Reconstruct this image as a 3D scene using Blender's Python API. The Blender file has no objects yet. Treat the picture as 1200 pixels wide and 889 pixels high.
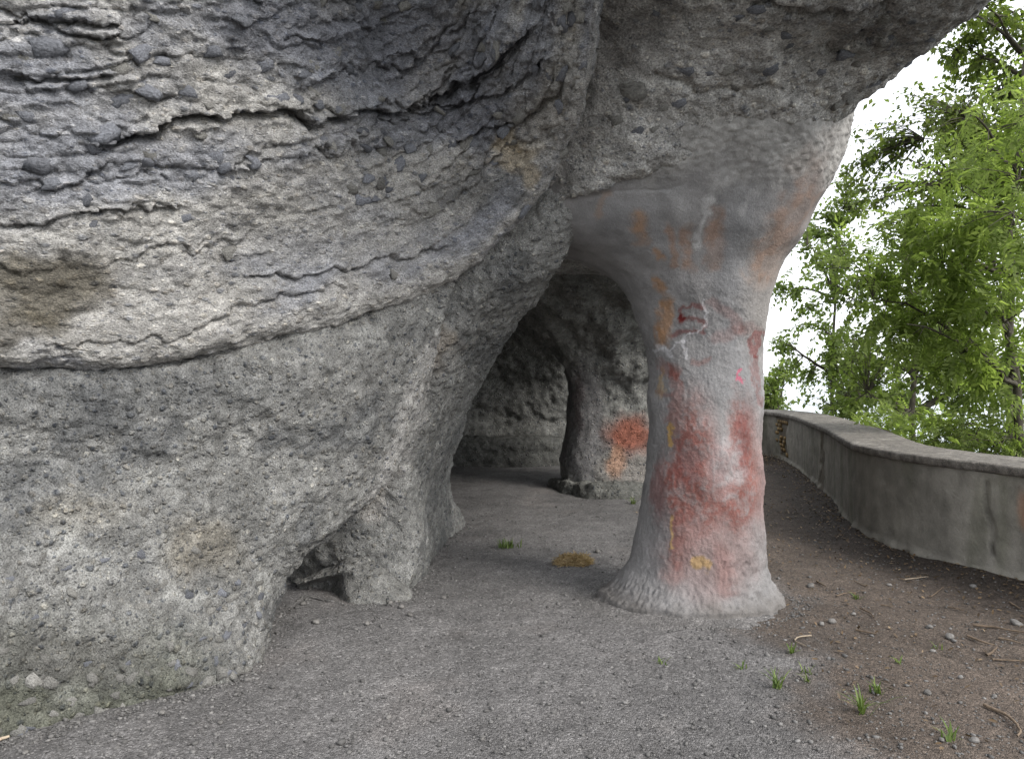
import bpy, math, random
import numpy as np
from mathutils import Vector

random.seed(7)
rng = np.random.default_rng(11)
S = bpy.context.scene
COL = S.collection

# ------------------------------------------------------------------ camera
CAMZ, FPX, CX, HY = 1.6, 900.0, 600.0, 440.0
cd = bpy.data.cameras.new('camera')
cam = bpy.data.objects.new('camera', cd)
COL.objects.link(cam)
cam.location = (0, 0, CAMZ)
cam.rotation_euler = (math.radians(90), 0, 0)
cd.sensor_width = 36.0
cd.lens = 36.0 * FPX / 1200.0
cd.shift_y = -4.5 / 1200.0
cd.clip_start = 0.05
cd.clip_end = 20000
S.camera = cam

# ------------------------------------------------------------------ sky, sun, exposure
SUN_EL, SUN_AZ = 36.0, 130.0        # degrees; azimuth clockwise from +Y (the view direction)
w = bpy.data.worlds.new('World'); S.world = w; w.use_nodes = True
wn = w.node_tree; wn.nodes.clear()
sky = wn.nodes.new('ShaderNodeTexSky'); sky.sky_type = 'NISHITA'; sky.sun_disc = False
sky.sun_elevation = math.radians(SUN_EL); sky.sun_rotation = math.radians(SUN_AZ)
sky.dust_density = 2.0; sky.air_density = 1.0; sky.ozone_density = 1.0
hs = wn.nodes.new('ShaderNodeHueSaturation'); hs.inputs['Saturation'].default_value = 0.22
bg = wn.nodes.new('ShaderNodeBackground'); bg.inputs['Strength'].default_value = 0.15
wo = wn.nodes.new('ShaderNodeOutputWorld')
wn.links.new(sky.outputs[0], hs.inputs['Color']); # a thin, even layer of bright cloud over the whole sky
cl = wn.nodes.new('ShaderNodeTexNoise'); cl.inputs['Scale'].default_value = 2.2; cl.inputs['Detail'].default_value = 5
ctc = wn.nodes.new('ShaderNodeTexCoord'); wn.links.new(ctc.outputs['Generated'], cl.inputs['Vector'])
crp = wn.nodes.new('ShaderNodeMapRange'); crp.inputs['From Min'].default_value = .3; crp.inputs['From Max'].default_value = .7; crp.inputs['To Min'].default_value = .55; crp.inputs['To Max'].default_value = .95
wn.links.new(cl.outputs['Fac'], crp.inputs['Value'])
cmx = wn.nodes.new('ShaderNodeMix'); cmx.data_type = 'RGBA'; cmx.inputs[7].default_value = (4.3, 4.45, 4.7, 1)
wn.links.new(crp.outputs[0], cmx.inputs[0]); wn.links.new(hs.outputs[0], cmx.inputs[6]); wn.links.new(cmx.outputs[2], bg.inputs[0]); wn.links.new(bg.outputs[0], wo.inputs[0])
sd = bpy.data.lights.new('sun', 'SUN'); sd.energy = 1.1; sd.angle = math.radians(24); sd.color = (1.0, .96, .90)
sun = bpy.data.objects.new('sun', sd); COL.objects.link(sun)
a, e = math.radians(SUN_AZ), math.radians(SUN_EL)
sdir = Vector((math.sin(a) * math.cos(e), math.cos(a) * math.cos(e), math.sin(e)))
sun.rotation_euler = sdir.to_track_quat('Z', 'Y').to_euler()
S.view_settings.view_transform = 'Standard'; S.view_settings.look = 'None'
S.view_settings.exposure = 1.55; S.view_settings.gamma = 1.0
try:
    S.cycles.use_denoising = True; S.cycles.denoiser = 'OPENIMAGEDENOISE'
    S.cycles.max_bounces = 5; S.cycles.diffuse_bounces = 3; S.cycles.glossy_bounces = 2
    S.cycles.transmission_bounces = 4; S.cycles.transparent_max_bounces = 8
    S.cycles.use_adaptive_sampling = False
except Exception:
    pass

# ------------------------------------------------------------------ numbers
def P(px, py, Y): return np.array([(px - CX) / FPX * Y, Y, CAMZ - (py - HY) / FPX * Y])
def G(px, py): Y = CAMZ * FPX / (py - HY); return ((px - CX) / FPX * Y, Y)
def proj(p):
    y = np.maximum(p[..., 1], .05)
    return CX + p[..., 0] / y * FPX, HY - (p[..., 2] - CAMZ) / y * FPX
def sstep(a, b, x):
    t = np.clip((x - a) / (b - a), 0, 1); return t * t * (3 - 2 * t)

_perm = np.random.default_rng(3).permutation(256)
_perm = np.concatenate([_perm, _perm, _perm])
_grad = np.random.default_rng(4).normal(size=(256, 3)); _grad /= np.linalg.norm(_grad, axis=1)[:, None]
_rnd = np.random.default_rng(5).random((256, 4))
def perlin(p):
    p = np.asarray(p, float); sh = p.shape[:-1]; p = p.reshape(-1, 3)
    i = np.floor(p).astype(int); f = p - i; i &= 255
    u = f * f * f * (f * (f * 6 - 15) + 10)
    out = 0
    for dx in (0, 1):
        for dy in (0, 1):
            for dz in (0, 1):
                h = _perm[_perm[_perm[(i[:, 0] + dx) & 255] + ((i[:, 1] + dy) & 255)] + ((i[:, 2] + dz) & 255)]
                g = _grad[h]
                d = g[:, 0] * (f[:, 0] - dx) + g[:, 1] * (f[:, 1] - dy) + g[:, 2] * (f[:, 2] - dz)
                wx = u[:, 0] if dx else 1 - u[:, 0]; wy = u[:, 1] if dy else 1 - u[:, 1]; wz = u[:, 2] if dz else 1 - u[:, 2]
                out = out + d * wx * wy * wz
    return (out * 1.6).reshape(sh)
def fbm(p, o=4, lac=2.1, gain=.5):
    a, s, t = 1.0, 0, 0
    p = np.asarray(p, float)
    for k in range(o):
        s = s + a * perlin(p + 17.3 * k); t += a; a *= gain; p = p * lac
    return s / t * 1.4
def worley(p):
    """F1, F2 and a per-cell random number"""
    p = np.asarray(p, float); sh = p.shape[:-1]; p = p.reshape(-1, 3)
    i = np.floor(p).astype(int); f = p - i
    n = len(p); f1 = np.full(n, 9.); f2 = np.full(n, 9.); cid = np.zeros(n, int)
    for dx in (-1, 0, 1):
        for dy in (-1, 0, 1):
            for dz in (-1, 0, 1):
                h = _perm[_perm[_perm[(i[:, 0] + dx) & 255] + ((i[:, 1] + dy) & 255)] + ((i[:, 2] + dz) & 255)]
                r = _rnd[h]
                d = np.sqrt((dx + r[:, 0] - f[:, 0]) ** 2 + (dy + r[:, 1] - f[:, 1]) ** 2 + (dz + r[:, 2] - f[:, 2]) ** 2)
                c = d < f1
                f2 = np.where(c, f1, np.minimum(f2, d)); cid = np.where(c, h, cid); f1 = np.where(c, d, f1)
    return f1.reshape(sh), f2.reshape(sh), _rnd[cid, 3].reshape(sh)
def seg_dist(x, y, pts):
    """distance to a polyline; also signed side (positive above, i.e. smaller y) of the nearest piece"""
    best = np.full(x.shape, 1e9); side = np.zeros(x.shape)
    for (x0, y0), (x1, y1) in zip(pts[:-1], pts[1:]):
        dx, dy = x1 - x0, y1 - y0; L = dx * dx + dy * dy + 1e-9
        t = np.clip(((x - x0) * dx + (y - y0) * dy) / L, 0, 1)
        ex, ey = x - x0 - t * dx, y - y0 - t * dy
        d = np.sqrt(ex * ex + ey * ey); m = d < best
        best = np.where(m, d, best); side = np.where(m, np.sign(dy * (x - x0) - dx * (y - y0)), side)
    return best, side

# ------------------------------------------------------------------ surfaces from a net of points
def herm(knots, vals, t):
    n = len(knots); h = np.diff(knots)
    sl = np.diff(vals, axis=0) / h.reshape((-1,) + (1,) * (vals.ndim - 1))
    m = np.empty_like(vals); m[0] = sl[0]; m[-1] = sl[-1]
    for k in range(1, n - 1):
        m[k] = (sl[k - 1] * h[k] + sl[k] * h[k - 1]) / (h[k] + h[k - 1])
    i = np.clip(np.searchsorted(knots, t, side='right') - 1, 0, n - 2)
    s = ((t - knots[i]) / h[i]).reshape((-1,) + (1,) * (vals.ndim - 1)); hh = h[i].reshape(s.shape)
    return ((2 * s**3 - 3 * s**2 + 1) * vals[i] + (s**3 - 2 * s**2 + s) * hh * m[i]
            + (-2 * s**3 + 3 * s**2) * vals[i + 1] + (s**3 - s**2) * hh * m[i + 1])
def samples(knots, lens, res, keep=None):
    t = []
    for k in range(len(knots) - 1):
        r = res if keep is None else res * keep[k]
        n = max(1, int(math.ceil(lens[k] / r)))
        t += list(np.linspace(knots[k], knots[k + 1], n, endpoint=False))
    return np.array(t + [knots[-1]])
def net_surface(net, res, ru=None, rv=None):
    """net[row][col] -> dense grid; returns points (V,U,3), v and u distance coordinates"""
    net = np.array(net, float)
    lu = np.linalg.norm(np.diff(net, axis=1), axis=2).mean(0); lv = np.linalg.norm(np.diff(net, axis=0), axis=2).mean(1)
    lu = np.maximum(lu, .02); lv = np.maximum(lv, .02)
    ku = np.concatenate([[0], np.cumsum(lu)]); kv = np.concatenate([[0], np.cumsum(lv)])
    tv = samples(kv, lv, res, rv); tu = samples(ku, lu, res, ru)
    g = herm(kv, net, tv)
    g = herm(ku, g.transpose(1, 0, 2), tu).transpose(1, 0, 2)
    return g, tv, tu
def normals(g, flip=1, wrap=False):
    du = np.gradient(g, axis=1)
    if wrap:
        du[:, 0] = du[:, -1] = (g[:, 1] - g[:, -2]) * .5
    dv = np.gradient(g, axis=0)
    n = np.cross(du, dv); n /= np.linalg.norm(n, axis=2)[..., None] + 1e-12
    return n * flip

# ------------------------------------------------------------------ objects
def obj(name, me, mat=None, parent=None, label=None, cat=None, group=None, kind=None):
    o = bpy.data.objects.new(name, me); COL.objects.link(o)
    if me is not None and mat is not None and len(me.materials) == 0: me.materials.append(mat)
    if parent: o.parent = parent
    if label: o['label'] = label
    if cat: o['category'] = cat
    if group: o['group'] = group
    if kind: o['kind'] = kind
    return o
def raw_mesh(name, v, f, k, smooth=True, colors=None):
    """f: (N,k) faces of k corners"""
    me = bpy.data.meshes.new(name)
    v = np.ascontiguousarray(v, dtype=np.float32).reshape(-1, 3); f = np.ascontiguousarray(f, dtype=np.int32).reshape(-1, k)
    me.vertices.add(len(v)); me.vertices.foreach_set('co', v.ravel())
    me.loops.add(f.size); me.loops.foreach_set('vertex_index', f.ravel())
    me.polygons.add(len(f)); me.polygons.foreach_set('loop_start', np.arange(0, f.size, k, dtype=np.int32))
    me.polygons.foreach_set('loop_total', np.full(len(f), k, dtype=np.int32))
    me.update(calc_edges=True); me.validate()
    if smooth: me.polygons.foreach_set('use_smooth', np.ones(len(me.polygons), dtype=bool))
    if colors is not None:
        c = np.ones((len(v), 4), dtype=np.float32); cc = np.asarray(colors).reshape(len(v), -1); c[:, :cc.shape[1]] = cc
        at = me.attributes.new('Col', 'FLOAT_COLOR', 'POINT'); at.data.foreach_set('color', c.ravel())
    return me
def grid_mesh(name, g, colors=None, flip=False, smooth=True):
    V, U = g.shape[:2]
    idx = np.arange(V * U).reshape(V, U)
    f = np.stack([idx[:-1, :-1], idx[:-1, 1:], idx[1:, 1:], idx[1:, :-1]], -1).reshape(-1, 4)
    if flip: f = f[:, ::-1]
    return raw_mesh(name, g, f, 4, smooth, colors)

# ------------------------------------------------------------------ materials
def mat_new(name):
    m = bpy.data.materials.new(name); m.use_nodes = True
    nt = m.node_tree; b = nt.nodes['Principled BSDF']
    b.inputs['Roughness'].default_value = .9
    b.inputs['Specular IOR Level'].default_value = .25
    return m, nt, b
def N(nt, t, **kw):
    n = nt.nodes.new('ShaderNode' + t)
    for k, v in kw.items():
        if k in n.inputs: n.inputs[k].default_value = v
        else: setattr(n, k, v)
    return n
def mathn(nt, op, a, b=None, clamp=False):
    n = nt.nodes.new('ShaderNodeMath'); n.operation = op; n.use_clamp = clamp
    for k, v in enumerate((a, b)):
        if v is None: continue
        if isinstance(v, (int, float)): n.inputs[k].default_value = v
        else: nt.links.new(v, n.inputs[k])
    return n.outputs[0]
def mixc(nt, fac, a, b, mode='MIX'):
    n = nt.nodes.new('ShaderNodeMix'); n.data_type = 'RGBA'; n.blend_type = mode
    for s, v in ((n.inputs[0], fac), (n.inputs[6], a), (n.inputs[7], b)):
        if isinstance(v, (int, float)): s.default_value = v
        elif isinstance(v, tuple): s.default_value = v + (1,) if len(v) == 3 else v
        else: nt.links.new(v, s)
    return n.outputs[2]
def ramp(nt, fac, stops):
    n = nt.nodes.new('ShaderNodeValToRGB'); cr = n.color_ramp
    cr.elements[0].position, cr.elements[0].color = stops[0][0], tuple(stops[0][1]) + (1,)
    cr.elements[1].position, cr.elements[1].color = stops[-1][0], tuple(stops[-1][1]) + (1,)
    for p_, c in stops[1:-1]:
        el = cr.elements.new(p_); el.color = tuple(c) + (1,)
    nt.links.new(fac, n.inputs[0]); return n.outputs[0]
def gray(v): return (v, v, v)

def rock_material(name, peb_scale, peb_strength, fine, bump, bump_dist, spread=.5, squash=1.0):
    """Attribute colour, broken up by small stones set in a sandy matrix"""
    m, nt, b = mat_new(name); L = nt.links.new
    geo = N(nt, 'NewGeometry'); mp = N(nt, 'Mapping'); L(geo.outputs['Position'], mp.inputs[0]); mp.inputs['Scale'].default_value = (1, 1, squash)
    at = N(nt, 'Attribute', attribute_name='Col')
    warp = N(nt, 'TexNoise', Scale=peb_scale * .7, Detail=0.0)
    L(mp.outputs[0], warp.inputs['Vector'])
    vadd = N(nt, 'VectorMath', operation='MULTIPLY_ADD'); L(warp.outputs['Color'], vadd.inputs[0]); vadd.inputs[1].default_value = (.5 / peb_scale,) * 3; L(mp.outputs[0], vadd.inputs[2])
    hs_ = []; cols = []
    for k, s in enumerate((peb_scale, peb_scale * 2.3)):
        v1 = N(nt, 'TexVoronoi', Scale=s); L(vadd.outputs[0], v1.inputs['Vector'])
        mask = mathn(nt, 'GREATER_THAN', v1.outputs['Color'], .0)
        sep = N(nt, 'SeparateColor'); L(v1.outputs['Color'], sep.inputs[0])
        size = mathn(nt, 'MULTIPLY_ADD', sep.outputs[0], .45); nt.nodes[-1].inputs[2].default_value = .08
        dome = mathn(nt, 'SUBTRACT', size, v1.outputs['Distance'])
        dome = mathn(nt, 'MULTIPLY', dome, 4.0, True)
        hs_.append(dome); cols.append((sep, dome))
    nf = N(nt, 'TexNoise', Scale=fine, Detail=3.0, Roughness=.7); L(mp.outputs[0], nf.inputs['Vector'])
    nm = N(nt, 'TexNoise', Scale=fine * .12, Detail=4.0, Roughness=.65); L(mp.outputs[0], nm.inputs['Vector'])
    # colour
    c = at.outputs['Color']
    mot = ramp(nt, nm.outputs['Fac'], [(.28, gray(.55)), (.5, gray(.97)), (.72, gray(1.42))])
    c = mixc(nt, 1.0, c, mot, 'MULTIPLY')
    gr = ramp(nt, nf.outputs['Fac'], [(.3, gray(.40)), (.5, gray(1.0)), (.7, gray(1.65))])
    c = mixc(nt, .95, c, gr, 'MULTIPLY')
    for sep, dome in cols:
        tint = ramp(nt, sep.outputs[1], [(0, (.38, .41, .48)), (.3, (.72, .76, .84)), (.6, (1.05, 1.0, .93)), (.85, (1.3, 1.27, 1.2)), (1, (2.0, 1.95, 1.85))])
        pc = mixc(nt, 1.0, c, tint, 'MULTIPLY')
        c = mixc(nt, mathn(nt, 'MULTIPLY', dome, peb_strength), c, pc)
    L(c, b.inputs['Base Color'])
    # relief
    h = mathn(nt, 'MULTIPLY', nf.outputs['Fac'], .55)
    h = mathn(nt, 'ADD', h, mathn(nt, 'MULTIPLY', hs_[0], spread))
    h = mathn(nt, 'ADD', h, mathn(nt, 'MULTIPLY', hs_[1], spread * .5))
    bp = N(nt, 'Bump', Strength=bump, Distance=bump_dist); L(h, bp.inputs['Height']); L(bp.outputs[0], b.inputs['Normal'])
    return m

M = {}
M['conglomerate'] = rock_material('conglomerate', 26, .95, 130, 1.0, .022, .7)
M['flaky'] = rock_material('flaky_conglomerate', 18, .8, 100, 1.0, .020, .5, 1.7)
M['roof'] = rock_material('roof_conglomerate', 17, .85, 90, 1.0, .022, .6, 1.2)

def plaster_material(name, fine=70):
    m, nt, b = mat_new(name); L = nt.links.new
    geo = N(nt, 'NewGeometry'); at = N(nt, 'Attribute', attribute_name='Col')
    n1 = N(nt, 'TexNoise', Scale=fine, Detail=3.0, Roughness=.6); n2 = N(nt, 'TexNoise', Scale=6.0, Detail=4.0, Roughness=.6); n3 = N(nt, 'TexNoise', Scale=260.0, Detail=1.0)
    for n in (n1, n2, n3): L(geo.outputs['Position'], n.inputs['Vector'])
    c = mixc(nt, 1.0, at.outputs['Color'], ramp(nt, n2.outputs['Fac'], [(.3, gray(.78)), (.7, gray(1.2))]), 'MULTIPLY')
    c = mixc(nt, .7, c, ramp(nt, n3.outputs['Fac'], [(.3, gray(.7)), (.7, gray(1.3))]), 'MULTIPLY')
    L(c, b.inputs['Base Color'])
    h = mathn(nt, 'ADD', n1.outputs['Fac'], mathn(nt, 'MULTIPLY', n3.outputs['Fac'], .4))
    bp = N(nt, 'Bump', Strength=.6, Distance=.012); L(h, bp.inputs['Height']); L(bp.outputs[0], b.inputs['Normal'])
    return m
M['plaster'] = plaster_material('plaster')
M['render_coat'] = plaster_material('render_coat', 45)

def ground_material():
    m, nt, b = mat_new('gravel_and_soil'); L = nt.links.new
    geo = N(nt, 'NewGeometry'); at = N(nt, 'Attribute', attribute_name='Col')
    v = N(nt, 'TexVoronoi', Scale=130.0); v2 = N(nt, 'TexVoronoi', Scale=60.0); n = N(nt, 'TexNoise', Scale=40.0, Detail=4.0, Roughness=.7); nl = N(nt, 'TexNoise', Scale=2.5, Detail=4.0, Roughness=.65)
    for q in (v, v2, n, nl): L(geo.outputs['Position'], q.inputs['Vector'])
    s1 = N(nt, 'SeparateColor'); L(v.outputs['Color'], s1.inputs[0]); s2 = N(nt, 'SeparateColor'); L(v2.outputs['Color'], s2.inputs[0])
    c = at.outputs['Color']
    c = mixc(nt, 1.0, c, ramp(nt, s1.outputs[0], [(0, gray(.6)), (.5, gray(.95)), (.85, gray(1.12)), (1, gray(1.75))]), 'MULTIPLY')
    c = mixc(nt, .5, c, ramp(nt, s2.outputs[1], [(0, gray(.6)), (.5, gray(1.0)), (1, gray(1.5))]), 'MULTIPLY')
    c = mixc(nt, 1.0, c, ramp(nt, nl.outputs['Fac'], [(.3, gray(.78)), (.7, gray(1.2))]), 'MULTIPLY')
    L(c, b.inputs['Base Color'])
    h = mathn(nt, 'ADD', mathn(nt, 'MULTIPLY', v.outputs['Distance'], -.8), mathn(nt, 'MULTIPLY', n.outputs['Fac'], 1.0))
    h = mathn(nt, 'ADD', h, mathn(nt, 'MULTIPLY', v2.outputs['Distance'], -.6))
    bp = N(nt, 'Bump', Strength=.9, Distance=.010); L(h, bp.inputs['Height']); L(bp.outputs[0], b.inputs['Normal'])
    return m
M['ground'] = ground_material()

def simple(name, col, rough=.9, var=.25, scale=30.0, bump=.4, dist=.004, attr=False):
    m, nt, b = mat_new(name); L = nt.links.new
    b.inputs['Roughness'].default_value = rough
    tc = N(nt, 'TexCoord'); n = N(nt, 'TexNoise', Scale=scale, Detail=5.0, Roughness=.6); L(tc.outputs['Object'], n.inputs['Vector'])
    if attr: base = N(nt, 'Attribute', attribute_name='Col').outputs['Color']
    else:
        oi = N(nt, 'ObjectInfo'); base = mixc(nt, 1.0, col, ramp(nt, oi.outputs['Random'], [(0, gray(.75)), (1, gray(1.25))]), 'MULTIPLY')
    c = mixc(nt, 1.0, base, ramp(nt, n.outputs['Fac'], [(.3, gray(1 - var)), (.7, gray(1 + var))]), 'MULTIPLY')
    L(c, b.inputs['Base Color'])
    bp = N(nt, 'Bump', Strength=bump, Distance=dist); L(n.outputs['Fac'], bp.inputs['Height']); L(bp.outputs[0], b.inputs['Normal'])
    return m
def leaf_material(name, stops, trans=.45):
    m, nt, b = mat_new(name); L = nt.links.new
    geo = N(nt, 'NewGeometry')
    c = ramp(nt, geo.outputs['Random Per Island'], stops)
    L(c, b.inputs['Base Color']); b.inputs['Roughness'].default_value = .55; b.inputs['Specular IOR Level'].default_value = .3
    t = N(nt, 'BsdfTranslucent'); L(mixc(nt, 1.0, c, (1.2, 1.3, .75), 'MULTIPLY'), t.inputs[0])
    mx = N(nt, 'MixShader'); mx.inputs[0].default_value = trans
    L(b.outputs[0], mx.inputs[1]); L(t.outputs[0], mx.inputs[2]); L(mx.outputs[0], nt.nodes['Material Output'].inputs[0])
    return m

# ================================================================== THE SETTING
def line_offset(curve, d):
    t = np.gradient(curve, axis=0); t /= np.linalg.norm(t, axis=1)[:, None]
    return curve + np.stack([t[:, 1], -t[:, 0]], -1) * d
# plan of the parapet wall's inner foot, near end to far end
WALL_PTS = np.array([(5.05, 2.2), (4.45, 4.0), (3.86, 5.76), (3.50, 6.95), (3.47, 7.6), (3.66, 8.4), (4.02, 9.6), (4.50, 11.6), (4.93, 13.7), (4.98, 14.6), (4.86, 15.05), (4.3, 15.25), (3.2, 15.45), (2.2, 15.6)])
wk = np.concatenate([[0], np.cumsum(np.linalg.norm(np.diff(WALL_PTS, axis=0), axis=1))])
WLEN = wk[-1]
def wall_curve(n): return herm(wk, WALL_PTS, np.linspace(0, WLEN, n))
_wc = wall_curve(160)
def wall_dist(x, y):
    """signed distance from the inner foot of the wall, positive outside"""
    best = np.full(x.shape, 1e9); side = np.zeros(x.shape)
    for (x0, y0), (x1, y1) in zip(_wc[:-1], _wc[1:]):
        dx, dy = x1 - x0, y1 - y0; L = dx * dx + dy * dy
        t = np.clip(((x - x0) * dx + (y - y0) * dy) / L, 0, 1)
        ex, ey = x - x0 - t * dx, y - y0 - t * dy; d = np.sqrt(ex * ex + ey * ey); m = d < best
        best = np.where(m, d, best); side = np.where(m, np.sign(dy * (x - x0) - dx * (y - y0)), side)
    return best * side

def ground_z(x, y):
    z = .028 * fbm(np.stack([x * .8, y * .8, x * 0], -1), 3)
    z = z + .035 * np.exp(-((x + 1.15) ** 2 / .25 + (y - 5.1) ** 2 / .16))          # spill of grit by the hollow
    z = z + .05 * sstep(-.5, 0, wall_dist(x, y)) * (wall_dist(x, y) < .3)
    return z
def build_ground():
    xs = np.concatenate([np.arange(-4.5, -2.6, .08), np.arange(-2.6, 5.2, .022), np.arange(5.2, 7.0, .1)])
    ys = np.concatenate([np.arange(-4, 2.0, .12), np.arange(2.0, 9, .022), np.arange(9, 17.6, .05)])
    X, Y = np.meshgrid(xs, ys); d = wall_dist(X, Y)
    Z = ground_z(X, Y); p = np.stack([X, Y, Z], -1)
    near = np.exp(-np.maximum(Y - 4, 0) / 6)
    Z = Z + .009 * fbm(p * 9, 4) + .004 * near * perlin(p * 38)
    Z = np.where(d > .3, -.25, Z)
    g = np.stack([X, Y, Z], -1)
    n1 = fbm(p * 1.3 + 5, 4); n2 = fbm(p * 7, 3)
    grav = np.array([.172, .165, .162]); soil = np.array([.108, .086, .070]); wall_shade = np.array([.036, .029, .024]); dust = np.array([.20, .185, .177])
    s = sstep(-.35, .35, (X - 1.45 - .16 * (Y - 4.0)) * .8 + .55 * n1 + .12 * n2 + .35 * sstep(6, 9, Y))
    c = grav * (1 - s[..., None]) + soil * s[..., None]
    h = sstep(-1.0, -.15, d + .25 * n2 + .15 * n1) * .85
    c = c * (1 - h[..., None]) + wall_shade * h[..., None]  # shade along the parapet's foot, painted into the ground colour
    n4 = fbm(p * .55 + 31, 4); c = c * (1 + .28 * n4 + .10 * n2)[..., None]
    k = sstep(.15, .6, n1) * (1 - s) * .6
    c = c * (1 - k[..., None]) + dust * k[..., None]
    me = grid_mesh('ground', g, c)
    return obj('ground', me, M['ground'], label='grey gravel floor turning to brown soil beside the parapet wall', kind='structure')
build_ground()

# ------------------------------------------------------------------ rock
cliff = obj('cliff', None, label='grey conglomerate cliff overhanging the gravel floor', cat='cliff', kind='structure')

def lump(p, a1=.05, a2=.02):
    return a1 * fbm(p * 1.9, 3) + a2 * fbm(p * 7 + 3, 3)
def pebbles(p, s, amp, sq=1.0):
    q = p.copy(); q[..., 2] *= sq
    q = q + .25 / s * np.stack([perlin(q * s * .6), perlin(q * s * .6 + 9), perlin(q * s * .6 + 21)], -1)
    f1, f2, r = worley(q * s)
    return amp * np.clip((.18 + .5 * r) - f1, -.15, .4) * 2.2
def stain(px, py, cx, cy, rx, ry, soft=.6):
    d = np.sqrt(((px - cx) / rx) ** 2 + ((py - cy) / ry) ** 2)
    return 1 - sstep(1 - soft, 1 + soft * .5, d)
def blend(c, col, m): return c * (1 - m[..., None]) + np.array(col) * m[..., None]

# ---- lower wall of the cliff
def W(x, y, z): return np.array([x, y, z], float)
A = []
rows = [  # (z guide) columns: left off-frame, 0, 150, 255..., right edge
    [(-700, 0, 0), (0, 862, 3.41), (150, 825, 3.74), (252, 800, 4.0), (290, 785, 4.17)],
    [(-700, 0, 0), (0, 760, 3.42), (148, 735, 3.78), (256, 716, 4.13), (306, 720, 4.40)],
    [(-700, 0, 0), (0, 680, 3.46), (150, 670, 3.84), (268, 662, 4.22), (328, 676, 4.62)],
    [(-700, 0, 0), (0, 600, 3.50), (160, 600, 3.88), (300, 606, 4.33), (404, 613, 4.90)],
    [(-700, 0, 0), (0, 545, 3.53), (165, 545, 3.91), (325, 550, 4.42), (452, 565, 5.10)],
    [(-700, 0, 0), (0, 490, 3.50), (170, 488, 3.87), (350, 486, 4.40), (480, 492, 5.16)],
    [(-700, 0, 0), (0, 444, 3.515), (180, 436, 3.90), (370, 412, 4.39), (505, 418, 5.16)],
    [(-700, 0, 0), (0, 412, 3.72), (190, 404, 4.12), (385, 360, 4.62), (532, 345, 5.12)],
    [(-700, 0, 0), (0, 330, 4.05), (200, 320, 4.45), (395, 300, 4.80), (560, 280, 5.2)],
]
for k, r in enumerate(rows):
    q = [P(*c) for c in r[1:]]
    z = q[0][2]
    row = [W(-4.6, 2.1 + .05 * k, z), *q]
    e_ = q[-1]
    row += [e_ + W(.02, .22, 0), e_ + W(-.15, .65, 0), e_ + W(-.7, 1.4, 0)]
    if k == 0:
        A.append([v + W(0, .02, -.25) for v in row])
    A.append(row)
gA, vA, uA = net_surface(A, .0085, ru=[3, 1, 1, 1, 1, 1.5, 3])
nA = normals(gA)
px, py = proj(gA)
dA = lump(gA, .035, .016) + pebbles(gA, 11, .014) + pebbles(gA + 3, 24, .006) + .006 * fbm(gA * 30, 3)
dA += pebbles(gA + 7, 6, .025) * sstep(690, 800, py)          # coarse stones low down
wpx = px + 14 * fbm(gA * 5, 2); wpy = py + 14 * fbm(gA * 5 + 8, 2)
gA2 = gA + nA * dA[..., None]
cA = np.ones(gA.shape) * np.array([.205, .203, .194])
n1 = fbm(gA * 2.2 + 2, 4); n2 = fbm(gA * 6 + 4, 4)
cA *= (1 + .30 * n1 + .22 * n2)[..., None]
cA = blend(cA, (.098, .101, .105), .6 * sstep(.1, .5, fbm(gA * 2.8 + 30, 4)))
cA = blend(cA, (.33, .33, .315), .6 * sstep(.15, .6, fbm(gA * 3.5 + 50, 4)))
cA = blend(cA, (.080, .084, .056), .75 * sstep(690, 850, wpy + 40 * n2) * (1 - sstep(200, 300, wpx)))
cA = blend(cA, (.23, .195, .135), .35 * stain(wpx, wpy, 235, 640, 50, 40) + .2 * stain(wpx, wpy, 90, 600, 60, 25))
cA = blend(cA, (.07, .066, .062), .5 * stain(wpx, wpy, 80, 770, 90, 40))
cA = blend(cA, (.08, .083, .087), .5 * stain(wpx, wpy, 150, 455, 200, 45))
pale, _ = seg_dist(wpx, wpy, [(514, 400), (490, 460), (470, 530), (446, 592)])
cA = blend(cA, (.38, .37, .355), .8 * (1 - sstep(5, 17, pale)))
me = grid_mesh('lower_wall', gA2, np.clip(cA, .02, .8))
lower = obj('lower_wall', me, M['conglomerate'], cliff)

# ---- spur beside the arch, running back as the side of the chamber
Sn = []
sp = [
    [(318, 690, 6.0), (405, 684, 5.74), (470, 692, 5.66), (512, 645, 7.0), (545, 612, 8.4)],
    [(318, 655, 6.0), (405, 648, 5.68), (478, 640, 5.72), (506, 610, 6.7), (531, 582, 8.0)],
    [(330, 590, 5.9), (415, 590, 5.6), (470, 585, 5.65), (502, 566, 6.4), (527, 548, 7.6)],
    [(340, 525, 5.7), (430, 525, 5.42), (476, 522, 5.5), (512, 514, 6.05), (540, 502, 7.2)],
    [(360, 460, 5.5), (446, 460, 5.27), (492, 457, 5.35), (531, 455, 5.75), (561, 453, 6.7)],
    [(380, 390, 5.3), (468, 390, 5.12), (520, 388, 5.15), (563, 391, 5.45), (595, 396, 6.2)],
    [(400, 320, 5.2), (500, 318, 5.06), (560, 315, 5.06), (606, 321, 5.15), (645, 327, 5.48)],
    [(430, 240, 5.2), (550, 240, 5.02), (612, 238, 4.95), (655, 246, 4.93), (686, 262, 5.2)],
    [(450, 180, 5.3), (590, 180, 5.1), (650, 175, 5.0), (690, 190, 5.0), (725, 200, 5.3)],
]
vault = [0, 0, 0, 0, .05, .15, .4, .75, 1.2]
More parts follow.
